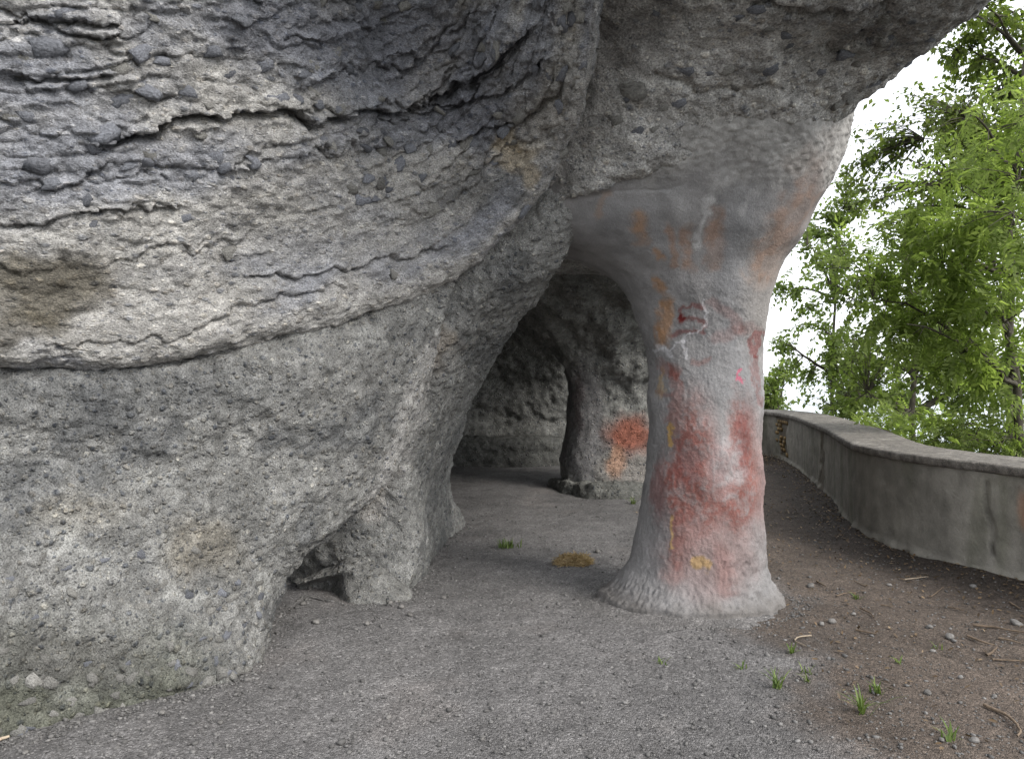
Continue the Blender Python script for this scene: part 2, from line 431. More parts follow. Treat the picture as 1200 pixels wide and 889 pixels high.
for k, r in enumerate(sp):
    row = [P(*c) for c in r]; e_ = row[-1]; z = e_[2]
    row += [W(e_[0] - .14, e_[1] + .45, z), W(-1.05 + vault[k], 10.2, z), W(-1.2 + vault[k], 12.4, z), W(-1.2 + vault[k], 14.6, z)]
    if k == 0: Sn.append([v - W(0, 0, .3) for v in row])
    Sn.append(row)
gS, vS, uS = net_surface(Sn, .011, ru=[2, 1, 1, 1, 1, 1.6, 3.5, 4, 5])
nS = normals(gS); px, py = proj(gS)
dS = lump(gS, .032, .014) + pebbles(gS, 10, .014) + pebbles(gS + 3, 22, .006) + .007 * fbm(gS * 26, 3)
# pale groove and a shallow rib
grv, _ = seg_dist(px, py, [(500, 430), (478, 490), (462, 545), (440, 600)])
dS -= .05 * np.exp(-(grv / 16) ** 2) * (gS[..., 1] < 6)
gS2 = gS + nS * dS[..., None]
cS = np.ones(gS.shape) * np.array([.215, .214, .205])
n1 = fbm(gS * 2.0 + 12, 4); n2 = fbm(gS * 6 + 14, 4)
cS *= (1 + .30 * n1 + .22 * n2)[..., None]
cS = blend(cS, (.10, .103, .105), .55 * sstep(.1, .5, fbm(gS * 2.4 + 31, 4)))
wpx = px + 16 * fbm(gS * 5, 2); wpy = py + 16 * fbm(gS * 5 + 8, 2)
fr = (gS[..., 1] < 7.2)
pale, _ = seg_dist(wpx, wpy, [(512, 400), (486, 470), (466, 540), (446, 600)])
cS = blend(cS, (.38, .37, .355), .85 * (1 - sstep(4, 17, pale)) * fr)
cS = blend(cS, (.36, .31, .25), .55 * stain(wpx, wpy, 515, 405, 22, 26) * fr + .35 * stain(wpx, wpy, 440, 560, 20, 45) * fr)
cS = blend(cS, (.12, .12, .115), .5 * stain(wpx, wpy, 545, 340, 60, 30) * fr)
me = grid_mesh('spur', gS2, np.clip(cS, .02, .8))
spur = obj('spur', me, M['conglomerate'], cliff)

# ---- the great overhang: rows climb from its lower lip towards the viewer
lip = [(0, 432, 3.50), (110, 430, 3.70), (230, 416, 3.98), (320, 398, 4.24), (400, 376, 4.50), (500, 342, 4.86), (560, 301, 4.90), (620, 242, 4.76), (664, 172, 4.46), (690, 100, 4.13), (702, 0, 3.78), (706, -160, 3.40)]
r1 = [(0, 340, 3.36), (112, 340, 3.56), (232, 330, 3.84), (320, 318, 4.10), (398, 300, 4.36), (488, 272, 4.66), (540, 245, 4.74), (590, 195, 4.62), (630, 140, 4.38), (655, 70, 4.05), (668, -20, 3.74), (672, -170, 3.34)]
r2 = [(0, 220, 3.22), (115, 222, 3.36), (235, 218, 3.58), (320, 210, 3.80), (392, 198, 4.02), (468, 180, 4.28), (512, 160, 4.36), (552, 120, 4.22), (588, 75, 4.02), (610, 10, 3.76), (622, -70, 3.50), (628, -190, 3.2)]
r3 = [(0, 90, 3.04), (118, 90, 3.14), (238, 88, 3.30), (320, 82, 3.44), (385, 75, 3.60), (450, 65, 3.80), (490, 50, 3.86), (525, 20, 3.76), (555, -20, 3.62), (575, -70, 3.44), (585, -130, 3.26), (592, -215, 3.05)]
r4 = [(0, -60, 2.80), (120, -60, 2.86), (240, -62, 2.95), (320, -66, 3.02), (380, -72, 3.10), (440, -80, 3.2), (478, -92, 3.24), (510, -112, 3.18), (535, -140, 3.1), (552, -175, 3.0), (562, -215, 2.9), (570, -270, 2.8)]
r1, r2, r3, r4 = [[(x, y, l_[2] - (l_[2] - Y) * .60) for (x, y, Y), l_ in zip(r_, lip)] for r_ in (r1, r2, r3, r4)]
Bn = []
under = [P(x, y - 14, Y + .30) for x, y, Y in lip]
Bn.append([W(-4.6, 2.5, 2.0)] + under)
Bn.append([W(-4.6, 2.2, 1.66)] + [P(x, y + 1, Y + .05) for x, y, Y in lip])
Bn.append([W(-4.6, 2.1, 1.70)] + [P(x, y - 5, Y) for x, y, Y in lip])
Bn.append([W(-4.6, 1.95, 1.95)] + [P(*c) for c in r1])
Bn.append([W(-4.6, 1.85, 2.4)] + [P(*c) for c in r2])
Bn.append([W(-4.6, 1.7, 2.85)] + [P(*c) for c in r3])
top = [P(*c) for c in r4]
Bn.append([W(-4.6, 1.5, 3.3)] + top)
Bn.append([W(-4.7, 1.15, 4.0)] + [v + W(0, -.5, .75) for v in top])
Bn.append([W(-4.7, 1.3, 6.0)] + [v + W(0, -.35, 2.9) for v in top])
Bn.append([W(-4.7, 6, 7.5)] + [v + W(0, 4, 4.3) for v in top])
gB, vB, uB = net_surface(Bn, .0080, ru=[4] + [1] * 11, rv=[4, .8, .8, 1, 1, 1, 1, 3, 10, 20])
nB = normals(gB); px, py = proj(gB)
vlen = np.broadcast_to(vB[:, None], px.shape); ulen = np.broadcast_to(uB[None, :], px.shape)
uv = np.stack([ulen, vlen * 2.2, np.zeros_like(ulen)], -1)
lipv = vB[np.argmin(np.abs(vB - 0))]
up = sstep(.30, .60, vlen)             # fades the ledges out round the lip itself
def ledge(spacing, amp, warp, seed, thr, gro):
    s = (vlen + warp * fbm(np.stack([ulen * .9, vlen * 1.2, 0 * ulen + seed], -1), 3) + .3 * warp * fbm(np.stack([ulen * 6, vlen * 6, 0 * ulen + seed], -1), 3)) / spacing
    k = np.floor(s); f = s - k
    mk = sstep(thr, thr + .35, fbm(np.stack([ulen * 1.5 + k * 13.7, vlen * 2 + k * 3.1, 0 * ulen + seed], -1), 2) + .1)
    d = amp * (1 - f) ** 1.6 * mk - gro * mk * np.exp(-((1 - f) * spacing / .014) ** 2)
    return d
dB = lump(gB, .04, .014)
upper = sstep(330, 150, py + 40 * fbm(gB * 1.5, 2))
dB += up * (1 - .65 * sstep(500, 620, px)) * (ledge(.36, .030, .24, 1.3, -.05, .045) * (.3 + .7 * upper) + ledge(.16, .018, .16, 5.7, -.05, .030) * (.1 + .9 * upper) + ledge(.07, .010, .08, 9.1, -.1, .014) * (.25 + .75 * upper))
dB += up * (pebbles(gB + 2, 11, .016, 1.7) * (.35 + .65 * upper) + pebbles(gB + 5, 21, .010, 1.5) * (.5 + .5 * upper)) + .008 * fbm(uv * 18, 4) + .004 * fbm(gB * 45, 2)
cracks = [([(128, 166), (172, 160), (205, 138), (228, 128), (262, 131), (300, 130), (338, 131), (352, 137), (366, 150), (385, 138), (410, 132), (470, 128), (520, 108), (570, 82), (610, 40)], .11, 7),
          ([(0, 24), (60, 28), (110, 30), (130, 24)], .05, 5), ([(18, 88), (50, 86), (90, 92), (130, 88)], .05, 4),
          ([(470, 128), (530, 122), (590, 108), (640, 72)], .05, 5), ([(540, 165), (575, 150), (620, 138), (655, 100)], .04, 5),
          ([(0, 262), (50, 264), (90, 252), (150, 246), (210, 240)], .035, 3.5), ([(300, 322), (360, 322), (420, 310), (470, 300), (520, 292)], .04, 4),
          ([(60, 405), (130, 398), (210, 392), (250, 372), (320, 350), (400, 335)], .03, 4)]
jx = px + 7 * perlin(gB * 9) + 3 * perlin(gB * 25); jy = py + 8 * perlin(gB * 9 + 40) + 4 * perlin(gB * 25 + 4)
for pts, dep, wd in cracks:
    d, s = seg_dist(jx, jy, pts)
    dB += np.where(s > 0, .35 * dep * np.exp(-(d / (wd * 4)) ** 2), -dep * np.exp(-(d / wd) ** 2)) * (py < 420) * up
gB2 = gB + nB * dB[..., None]
nf_ = (gB2[..., 2] < 4)[..., None]
gB2 = gB2 + nf_ * (.014 * np.stack([fbm(gB * 4 + 1, 2), 0 * px, fbm(gB * 4 + 77, 2)], -1) + .010 * np.stack([fbm(gB * 13 + 1, 2), 0 * px, fbm(gB * 13 + 77, 2)], -1))
cB = np.ones(gB.shape) * np.array([.345, .334, .316])
n1 = fbm(gB * 1.6 + 22, 4); n2 = fbm(uv * 3 + 24, 4)
cB *= (1 + .22 * n1 + .22 * n2)[..., None]
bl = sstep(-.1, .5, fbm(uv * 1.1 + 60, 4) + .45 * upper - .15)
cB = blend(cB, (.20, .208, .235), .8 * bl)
wpx = px + 26 * fbm(gB * 4, 3); wpy = py + 26 * fbm(gB * 4 + 8, 3)
cB = blend(cB, (.11, .113, .132), .45 * stain(wpx, wpy, 500, 60, 110, 55) + .45 * stain(wpx, wpy, 340, 30, 120, 45) + .5 * stain(wpx, wpy, 560, 130, 110, 40))
cB = blend(cB, (.40, .34, .25), .75 * stain(wpx, wpy, 606, 178, 36, 26, .4))
cB = blend(cB, (.34, .31, .26), .35 * stain(wpx, wpy, 625, 130, 40, 30))
cB = blend(cB, (.085, .073, .05), .8 * stain(wpx, wpy, 55, 335, 90, 42, .5) + .6 * stain(wpx, wpy, 20, 385, 60, 25))
cB = blend(cB, (.10, .10, .098), .6 * stain(wpx, wpy, 560, 220, 70, 30))
cB = blend(cB, (.36, .35, .33), .3 * stain(wpx, wpy, 260, 270, 220, 60))
me = grid_mesh('overhang', gB2, np.clip(cB, .02, .8))
overhang = obj('overhang', me, M['flaky'], cliff)

# ---- roof of the shelter: rows run from the front edge back over the chamber, columns from left to the outer lip
C = [
    [(560, -170, 3.2), (700, -180, 3.1), (850, -190, 3.05), (1000, -190, 3.1), (1150, -180, 3.2), (1262, -120, 3.5)],
    [(600, 0, 4.2), (720, 0, 4.05), (840, 0, 3.85), (960, 0, 3.75), (1075, 2, 3.80), (1153, 2, 3.98)],
    [(600, 110, 4.7), (715, 100, 4.42), (820, 92, 4.28), (920, 80, 4.22), (1010, 72, 4.26), (1077, 68, 4.40)],
    [(600, 225, 5.1), (700, 212, 4.72), (785, 190, 4.63), (880, 168, 4.60), (960, 142, 4.62), (1022, 110, 4.78)],
]
Cn = []
for r in C:
    Cn.append([P(*c) for c in r])
for (y, z, x0, x1) in ((5.5, 2.85, -.9, 2.0), (6.4, 2.72, -1.0, 1.9), (8.2, 2.74, -1.4, 2.2), (10.5, 2.85, -1.7, 2.3), (15.2, 2.9, -2.0, 2.2)):
    Cn.append([W(x0 + (x1 - x0) * t, y, z + (.45 * t * t if y < 6 else 0)) for t in (0, .2, .4, .6, .8, 1)])
for r in Cn:
    e_ = r[-1]; r += [e_ + W(.10, 0, .16), e_ + W(.35, 0, .9), e_ + W(.3, 0, 3.0), e_ + W(-4, 0, 4.6)]
f0 = Cn[0]
Cn = [[v + W(0, .5 + .5 * (v[2] > 6), 3.4 if v[2] < 6 else 1) for v in f0], [v + W(0, -.25, 1.0) for v in f0]] + Cn
gC, vC, uC = net_surface(Cn, .0105, ru=[1.2, 1, 1, 1, 1, .8, 2, 8, 20], rv=[14, 3, 1, 1, 1, 1, 2, 3, 4, 7])
nC = normals(gC, -1); px, py = proj(gC)
if nC[nC.shape[0] // 2, nC.shape[1] // 4, 2] > 0: nC = -nC
vis = gC[..., 1] < 6
dC = lump(gC, .05, .016) + pebbles(gC, 9, .009, 1.3) + pebbles(gC + 4, 19, .006) + .009 * fbm(gC * 24, 4) + .018 * fbm(gC * np.array([3, 3, 9]), 3)
jx = px + 7 * perlin(gC * 9) + 3 * perlin(gC * 25); jy = py + 8 * perlin(gC * 9 + 40) + 4 * perlin(gC * 25 + 4)
for pts, dep, wd in [([(880, 5), (960, 22), (1040, 8)], .05, 4), ([(960, 62), (1010, 48), (1060, 30)], .05, 4), ([(770, 85), (830, 110), (900, 100)], .03, 4)]:
    d, s = seg_dist(jx, jy, pts); dC += -dep * np.exp(-(d / wd) ** 2) * vis
gC2 = gC + nC * dC[..., None]
cC = np.ones(gC.shape) * np.array([.33, .322, .308])
n1 = fbm(gC * 2 + 32, 4); n2 = fbm(gC * 7 + 34, 4)
cC *= (1 + .35 * n1 + .3 * n2)[..., None]
wpx = px + 26 * fbm(gC * 4, 3); wpy = py + 26 * fbm(gC * 4 + 8, 3)
cC = blend(cC, (.44, .43, .42), .6 * stain(wpx, wpy, 830, 55, 90, 40) * vis)
cC = blend(cC, (.38, .38, .37), .7 * stain(wpx, wpy, 738, 108, 24, 12, .3) * vis)
cC = blend(cC, (.13, .125, .122), .6 * stain(wpx, wpy, 740, 40, 60, 45) * vis + .6 * stain(wpx, wpy, 1010, 20, 120, 30) * vis)
me = grid_mesh('roof', gC2, np.clip(cC, .02, .8), flip=True)
roof = obj('roof', me, M['roof'], cliff)

# ---- back of the chamber with its rock bench
Fn = []
for k, (z, oy) in enumerate(((-.2, 0), (0, 0), (.5, .05), (1.0, .0), (1.5, -.15), (2.0, -.5), (2.5, -1.2), (3.1, -2.4))):
    Fn.append([W(-2.2, 13.4 + oy * .5, z), W(-1.0, 14.2 + oy, z), W(0, 14.5 + oy, z), W(1.0, 14.45 + oy, z), W(1.9, 14.6 + oy, z), W(2.8, 15.4 + oy * .4, z)])
gF, vF, uF = net_surface(Fn, .03)
nF = normals(gF); dF = lump(gF, .12, .03) + pebbles(gF, 8, .010) + .014 * fbm(gF * 9, 4)
cF = np.ones(gF.shape) * np.array([.20, .20, .19]) * (1 + .3 * fbm(gF * 3, 4))[..., None]
obj('chamber_wall', grid_mesh('chamber_wall', gF + nF * dF[..., None], np.clip(cF, .02, .8)), M['conglomerate'], cliff)
bn = []
for (dy, z) in ((0, -.2), (0, .05), (.03, .25), (.05, .42), (.12, .47), (.5, .48), (1.2, .46)):
    bn.append([W(-1.6, 13.3 + dy, z), W(-.9, 13.45 + dy, z), W(-.1, 13.5 + dy, z), W(.35, 13.52 + dy, z), W(.6, 13.6 + dy, z), W(1.1, 13.9 + dy, z * .9), W(1.9, 14.2 + dy, z * .8)])
gb, _, _ = net_surface(bn, .03); nb = normals(gb); db = lump(gb, .05, .03) + pebbles(gb, 8, .02)
cb = np.ones(gb.shape) * np.array([.12, .12, .113]) * (1 + .3 * fbm(gb * 4, 4))[..., None]
obj('rock_bench', grid_mesh('rock_bench', gb + nb * db[..., None], np.clip(cb, .02, .8)), M['conglomerate'], cliff)

# ------------------------------------------------------------------ pillars: rings of a profile that differs to each side
def ring_surface(levels, res, zres, cutpow=2.0, toppow=None):
    """levels: z, cx, cy, left, right, front, back radii"""
    L_ = np.array(levels, float); zs = L_[:, 0]
    n = max(6, int((zs[-1] - zs[0]) / zres)); t = np.linspace(zs[0], zs[-1], n)
    q = herm(zs, L_[:, 1:], t)
    m = int(2 * math.pi * .5 / res); th = np.linspace(0, 2 * math.pi, m + 1)
    ca, sa = np.cos(th), np.sin(th)
    if toppow: cutpow = (cutpow + (toppow - cutpow) * sstep(1.9, 2.6, t))[:, None]
    rx = np.where(ca[None, :] > 0, q[:, 3:4], q[:, 2:3]); ry = np.where(sa[None, :] > 0, q[:, 5:6], q[:, 4:5])
    r = 1 / (np.abs(ca[None, :] / rx) ** cutpow + np.abs(sa[None, :] / ry) ** cutpow) ** (1 / cutpow)
    g = np.stack([q[:, 0:1] + r * ca, q[:, 1:2] + r * sa, np.repeat(t[:, None], m + 1, 1)], -1)
    return g

lv = [(-.12, 1.28, 5.50, .74, .74, .58, .56), (.0, 1.28, 5.50, .70, .71, .54, .53), (.06, 1.285, 5.50, .60, .63, .49, .48), (.2, 1.305, 5.50, .49, .53, .435, .435), (.45, 1.33, 5.50, .43, .465, .41, .41), (.9, 1.355, 5.5, .405, .43, .39, .39),
      (1.3, 1.37, 5.5, .39, .41, .38, .38), (1.6, 1.37, 5.5, .385, .405, .38, .38), (1.85, 1.37, 5.5, .41, .41, .39, .39), (2.05, 1.37, 5.48, .47, .43, .41, .42), (2.2, 1.37, 5.46, .56, .46, .44, .46), (2.32, 1.38, 5.46, .70, .50, .47, .48), (2.42, 1.38, 5.46, .93, .55, .52, .50), (2.50, 1.39, 5.46, 1.18, .59, .57, .52), (2.58, 1.39, 5.46, 1.42, .63, .63, .54), (2.7, 1.39, 5.46, 1.55, .69, .71, .57), (2.83, 1.40, 5.46, 1.6, .76, .82, .6), (2.96, 1.4, 5.46, 1.62, .82, .925, .65), (3.1, 1.4, 5.46, 1.62, .87, 1.005, .7), (3.3, 1.4, 5.46, 1.62, .90, 1.03, .8), (3.6, 1.4, 5.46, 1.62, .94, 1.03, .9)]
gP = ring_surface(lv, .0075, .0075, 2.0, 2.0)
nP = normals(gP, 1, True)
ctr = np.array([1.37, 5.45])
if ((gP[100, 0, :2] - ctr) * nP[100, 0, :2]).sum() < 0: nP = -nP
px, py = proj(gP)
low = 1 - sstep(2.0, 2.5, gP[..., 2])
front = gP[..., 1] < 5.55
rough = sstep(.2, .7, fbm(gP * 2 + 3, 2) + .7)
hiP = fbm(gP * np.array([34, 34, 28]), 3)
dP = .034 * fbm(gP * 1.9 + 8, 2) + .006 * fbm(gP * 6, 2)
dP += low * (.0046 * hiP + .0030 * perlin(gP * 75))
trow = sstep(.9, .2, gP[..., 2]) * sstep(820, 880, px + 40 * fbm(gP * 3, 2))
dP += trow * .013 * np.clip(fbm(gP * np.array([30, 30, 17]) + 60, 3), -.6, 1)
trow2 = sstep(.30, .05, gP[..., 2])
dP += trow2 * .011 * np.clip(fbm(gP * np.array([34, 34, 20]) + 70, 3), -.6, 1)
dP += (1 - low) * (.008 * fbm(gP * np.array([5, 5, 2.5]) + 4, 3) + .0015 * perlin(gP * 40))
tz = sstep(2.72, 2.98, gP[..., 2] + .16 * fbm(gP * 4 + 9, 3)); dP += tz * (.010 * fbm(gP * 30 + 6, 4) + pebbles(gP, 22, .008) + .004 * perlin(gP * 70))
zed = .035 + .022 * fbm(gP * np.array([7, 7, 0]) + 2, 3)
dP -= .03 * sstep(.006, -.006, gP[..., 2] - zed)
for pts, dep, wd in (([(745, 705), (752, 690), (760, 660), (757, 640)], .004, 1.2), ([(905, 420), (898, 450), (880, 470)], .004, 1.2), ([(690, 232), (720, 222), (760, 226), (800, 214)], .006, 1.6)):
    ckd, _ = seg_dist(px + 5 * fbm(gP * 9, 3), py + 5 * fbm(gP * 9 + 5, 3), pts); dP -= dep * np.exp(-(ckd / wd) ** 2) * front
gP2 = gP + nP * dP[..., None]
# paint and lime, laid on by place
cP = np.ones(gP.shape) * np.array([.215, .208, .206])
n1 = fbm(gP * 3 + 42, 4); n2 = fbm(gP * 9 + 44, 4); n3 = fbm(gP * 24 + 4, 3)
cP *= (1 + .10 * n1 + .10 * n2)[..., None]
wx = px + 7 * n2 + 4 * n3; wy = py + 9 * n1 + 6 * n2
F_ = front.astype(float)
cP = blend(cP, (.155, .158, .165), .6 * stain(wx, wy, 870, 300, 45, 110) * F_ + .4 * stain(wx, wy, 855, 430, 50, 60) * F_ + .35 * stain(wx, wy, 735, 265, 60, 40) * F_)
cP = blend(cP, (.26, .235, .21), .5 * stain(wx, wy, 905, 350, 40, 90) * F_)
brown = (.225, .125, .075); orange = (.31, .15, .05); red = (.185, .073, .060); redd = (.150, .046, .041); pink = (.25, .135, .12); ochre = (.42, .27, .09)
def strk(pts, wdt, soft=.6):
    d, _ = seg_dist(wx, wy, pts); return (1 - sstep(wdt * (1 - soft), wdt * (1 + soft), d)) * F_
br = .5 + .5 * sstep(-.2, .3, n2)
cP = blend(cP, brown, .55 * strk([(985, 150), (950, 220), (915, 270), (893, 320)], 17) * br)
cP = blend(cP, brown, .45 * strk([(930, 195), (950, 180)], 9))
cP = blend(cP, orange, .55 * strk([(748, 255), (751, 278)], 9) * br + .25 * strk([(712, 230), (700, 250)], 5))
cP = blend(cP, brown, .55 * strk([(785, 268), (790, 312)], 5) + .6 * strk([(803, 262), (806, 312)], 7) * br + .6 * strk([(840, 250), (836, 310)], 10) * br)
cP = blend(cP, orange, .5 * strk([(768, 292), (772, 300)], 4) + .6 * strk([(768, 332), (776, 340)], 5) + .72 * strk([(780, 356), (777, 382), (773, 400)], 8, .7) * (.6 + .4 * br))
cP = blend(cP, redd, .65 * strk([(825, 357), (808, 354), (797, 366), (796, 376), (808, 378), (822, 372), (824, 388), (808, 394), (785, 394)], 2.6) + .7 * strk([(798, 374), (799, 377)], 5))
cP = blend(cP, red, .30 * strk([(835, 355), (860, 372), (868, 388)], 5) + .25 * strk([(840, 395), (880, 385)], 7))
cP = blend(cP, red, .5 * strk([(777, 430), (790, 438)], 7) + .45 * strk([(792, 432), (794, 470), (790, 500)], 6) + .4 * strk([(812, 422), (828, 418)], 4) + .4 * strk([(775, 464), (786, 463)], 4))
cP = blend(cP, redd, .7 * strk([(886, 390), (881, 402), (884, 418), (889, 402), (888, 390)], 3) + .45 * strk([(888, 420), (888, 470)], 3.5))
cP = blend(cP, (.42, .07, .13), .7 * strk([(868, 433), (869, 446)], 2))
rw = sstep(-.45, .35, n2 + .5 * n3)
m = np.clip(.95 * stain(wx, wy, 812, 552, 34, 95, .6) + .9 * stain(wx, wy, 870, 545, 22, 85, .6) + .85 * stain(wx, wy, 838, 570, 62, 52, .6), 0, .95)
wear = 1 - .4 * sstep(.05, .5, hiP)
cP = blend(cP, red, m * (.5 + .5 * rw) * wear * F_)
cP = blend(cP, redd, .45 * stain(wx, wy, 805, 545, 20, 28) * F_ + .5 * stain(wx, wy, 872, 520, 10, 45) * F_ + .55 * stain(wx, wy, 772, 575, 10, 40) * F_)
cP = blend(cP, red, .75 * strk([(797, 600), (796, 640), (790, 675)], 12, .8) * br + .4 * strk([(845, 640), (850, 690)], 9, .9))
cP = blend(cP, pink, .4 * stain(wx, wy, 830, 650, 60, 60) * F_ + .4 * stain(wx, wy, 893, 560, 12, 70) * F_)
cP = blend(cP, ochre, .8 * strk([(786, 500), (786, 515)], 3) + .55 * strk([(787, 605), (787, 640)], 2.5) + .6 * stain(wx, wy, 820, 661, 13, 10, .3) * F_ + .4 * stain(wx, wy, 776, 450, 6, 20) * F_)
cP = blend(cP, (.46, .45, .46), .65 * strk([(765, 412), (785, 408), (805, 400), (816, 394), (824, 376), (826, 352)], 1.6) + .7 * strk([(768, 404), (784, 414)], 3.0) + .6 * strk([(800, 402), (803, 416)], 1.5))
cP = blend(cP, (.38, .375, .37), .8 * strk([(832, 232), (820, 265), (818, 288)], 4) + .5 * strk([(880, 185), (862, 205), (840, 215), (832, 232)], 4) + .35 * strk([(905, 185), (880, 230), (868, 250)], 4) + .35 * strk([(790, 225), (800, 260)], 5))
cP = blend(cP, (.40, .40, .405), .35 * stain(wx, wy, 850, 545, 22, 40) * F_ + .3 * stain(wx, wy, 770, 225, 60, 25) * F_)
cP = blend(cP, (.30, .292, .278), .85 * tz); cP = cP * (1 + .35 * tz * n3)[..., None]
dirt = sstep(.16, .01, gP[..., 2] + .06 * n1 + .05 * n2); cP = blend(cP, (.11, .098, .086), .55 * dirt)
pillar = obj('rock_pillar', None, label='flared plastered pillar with faded red paint holding up the rock roof', cat='pillar')
obj('shaft', grid_mesh('shaft', gP2, np.clip(cP, .02, .85)), M['plaster'], pillar)
# broken skirt of mortar round the foot
th = np.linspace(0, 2 * math.pi, 260); rr = np.linspace(0, 1, 26)
TH, RR = np.meshgrid(th, rr)
edge = .74 + .15 * np.cos(TH - math.radians(215)) + .10 * fbm(np.stack([np.cos(TH) * 2.2, np.sin(TH) * 2.2, 0 * TH], -1), 3)
R_ = .25 + (edge - .25) * RR
X_, Y_ = 1.27 + R_ * np.cos(TH), 5.5 + R_ * .88 * np.sin(TH)
Z_ = ground_z(X_, Y_) + .034 - .048 * RR ** 2.5 + .010 * fbm(np.stack([X_, Y_, 0 * X_], -1) * 12, 3)
gK = np.stack([X_, Y_, Z_], -1)
cK = np.ones(gK.shape) * np.array([.178, .170, .165]) * (1 + .4 * fbm(gK * 6, 4))[..., None]
obj('mortar_skirt', grid_mesh('mortar_skirt', gK, np.clip(cK, .02, .8)), M['ground'], pillar)

# second pillar, farther back in the shelter
lv2 = [(-.15, 1.60, 11.2, .92, .65, .85, .6), (.0, 1.60, 11.2, .90, .65, .82, .6), (.4, 1.62, 11.2, .86, .6, .75, .55), (1.0, 1.62, 11.2, .80, .6, .70, .5), (1.5, 1.62, 11.2, .84, .62, .74, .52), (1.85, 1.62, 11.15, .95, .65, .88, .6),
       (2.1, 1.6, 11.1, 1.15, .9, 1.05, .9), (2.4, 1.55, 11.0, 1.45, .95, 1.3, 1.0), (2.7, 1.5, 10.9, 1.9, 1.0, 1.8, 1.2), (3.0, 1.5, 10.8, 2.2, 1.0, 2.3, 1.3)]
gQ = ring_surface(lv2, .011, .022, 3.2)
nQ = normals(gQ, 1, True)
if ((gQ[30, 0, :2] - np.array([1.6, 11.3])) * nQ[30, 0, :2]).sum() < 0: nQ = -nQ
px, py = proj(gQ)
dQ = lump(gQ, .16, .035) + pebbles(gQ, 8, .012) + .018 * fbm(gQ * 9, 4)
smooth_zone = np.clip(stain(px, py, 685, 500, 30, 85, .4) + stain(px, py, 735, 530, 40, 50, .3), 0, 1)
dQ = dQ * (1 - .75 * smooth_zone)
cQ = np.ones(gQ.shape) * np.array([.20, .20, .188]) * (1 + .35 * fbm(gQ * 3, 4))[..., None]
wx = px + 6 * fbm(gQ * 5, 3); wy = py + 6 * fbm(gQ * 5 + 9, 3)
cQ = blend(cQ, (.185, .18, .18), .9 * stain(wx, wy, 682, 500, 30, 80, .3))
cQ = blend(cQ, (.24, .10, .085), .15 * stain(wx, wy, 678, 470, 7, 40))
cQ = blend(cQ, (.27, .25, .23), .9 * stain(wx, wy, 735, 555, 36, 34, .4))
cQ = blend(cQ, (.28, .095, .06), .9 * stain(wx, wy, 738, 510, 32, 24, .7))
cQ = blend(cQ, (.45, .24, .14), .6 * stain(wx, wy, 722, 540, 12, 22))
pillar2 = obj('rock_pillar', None, label='rough rock pillar inside the cave with an orange painted patch', cat='pillar')
obj('shaft', grid_mesh('shaft', gQ + nQ * dQ[..., None], np.clip(cQ, .02, .8)), M['conglomerate'], pillar2)
pl = []
for (k, z) in ((1.0, -.12), (1.0, .06), (.95, .15), (.75, .17), (.4, .17)):
    pl.append([W(1.25 + (x - 1.25) * k, 10.75 + (y - 10.75) * k, z * s) for x, y, s in ((.55, 11.2, .7), (.75, 10.4, .9), (1.05, 10.0, 1), (1.5, 9.95, 1), (1.95, 10.1, .9), (2.3, 10.6, .8))])
gp, _, _ = net_surface(pl, .03); np_ = normals(gp); dp = lump(gp, .04, .03) + pebbles(gp, 9, .02)
cp = np.ones(gp.shape) * np.array([.15, .15, .138]) * (1 + .3 * fbm(gp * 4, 4))[..., None]
obj('plinth', grid_mesh('plinth', gp + np_ * dp[..., None], np.clip(cp, .02, .8)), M['conglomerate'], pillar2)

# ------------------------------------------------------------------ land beyond the parapet and the lake below
def build_hillside():
    xs = np.concatenate([np.linspace(-400, -30, 12), np.linspace(-28, 60, 90), np.linspace(64, 900, 24)])
    ys = np.concatenate([np.linspace(-400, -30, 12), np.linspace(-28, 60, 90), np.linspace(64, 900, 24)])
    X, Y = np.meshgrid(xs, ys); d = wall_dist(X, Y)
    inside = sstep(.2, .6, -d)
    Z = -.35 - .45 * np.clip(d - .4, 0, 90) ** .98
    Z = np.where(d < .4, -.35, Z)
    Z = np.maximum(Z, -45) + np.where(d > 1.5, .5 * fbm(np.stack([X * .15, Y * .15, 0 * X], -1), 3), 0)
    g = np.stack([X, Y, Z], -1)
    c = np.ones(g.shape) * np.array([.045, .05, .025]) * (1 + .4 * fbm(g * .6, 3))[..., None]
    obj('hillside', grid_mesh('hillside', g, np.clip(c, .01, .5)), M['ground'], label='steep wooded slope dropping away behind the parapet wall', kind='structure')
build_hillside()
m, nt, b = mat_new('lake_water'); b.inputs['Base Color'].default_value = (.10, .16, .19, 1); b.inputs['Roughness'].default_value = .12; b.inputs['Specular IOR Level'].default_value = .5
n = N(nt, 'TexNoise', Scale=.15, Detail=3.0); geo = N(nt, 'NewGeometry'); nt.links.new(geo.outputs['Position'], n.inputs['Vector'])
bp = N(nt, 'Bump', Strength=.3, Distance=.3); nt.links.new(n.outputs['Fac'], bp.inputs['Height']); nt.links.new(bp.outputs[0], b.inputs['Normal'])
v = np.array([(-9000, -9000, -32), (9000, -9000, -32), (9000, 9000, -32), (-9000, 9000, -32)], float)
obj('water', raw_mesh('water', v, [[0, 1, 2, 3]], 4, False), m, label='pale lake far below the wooded slope', kind='structure')

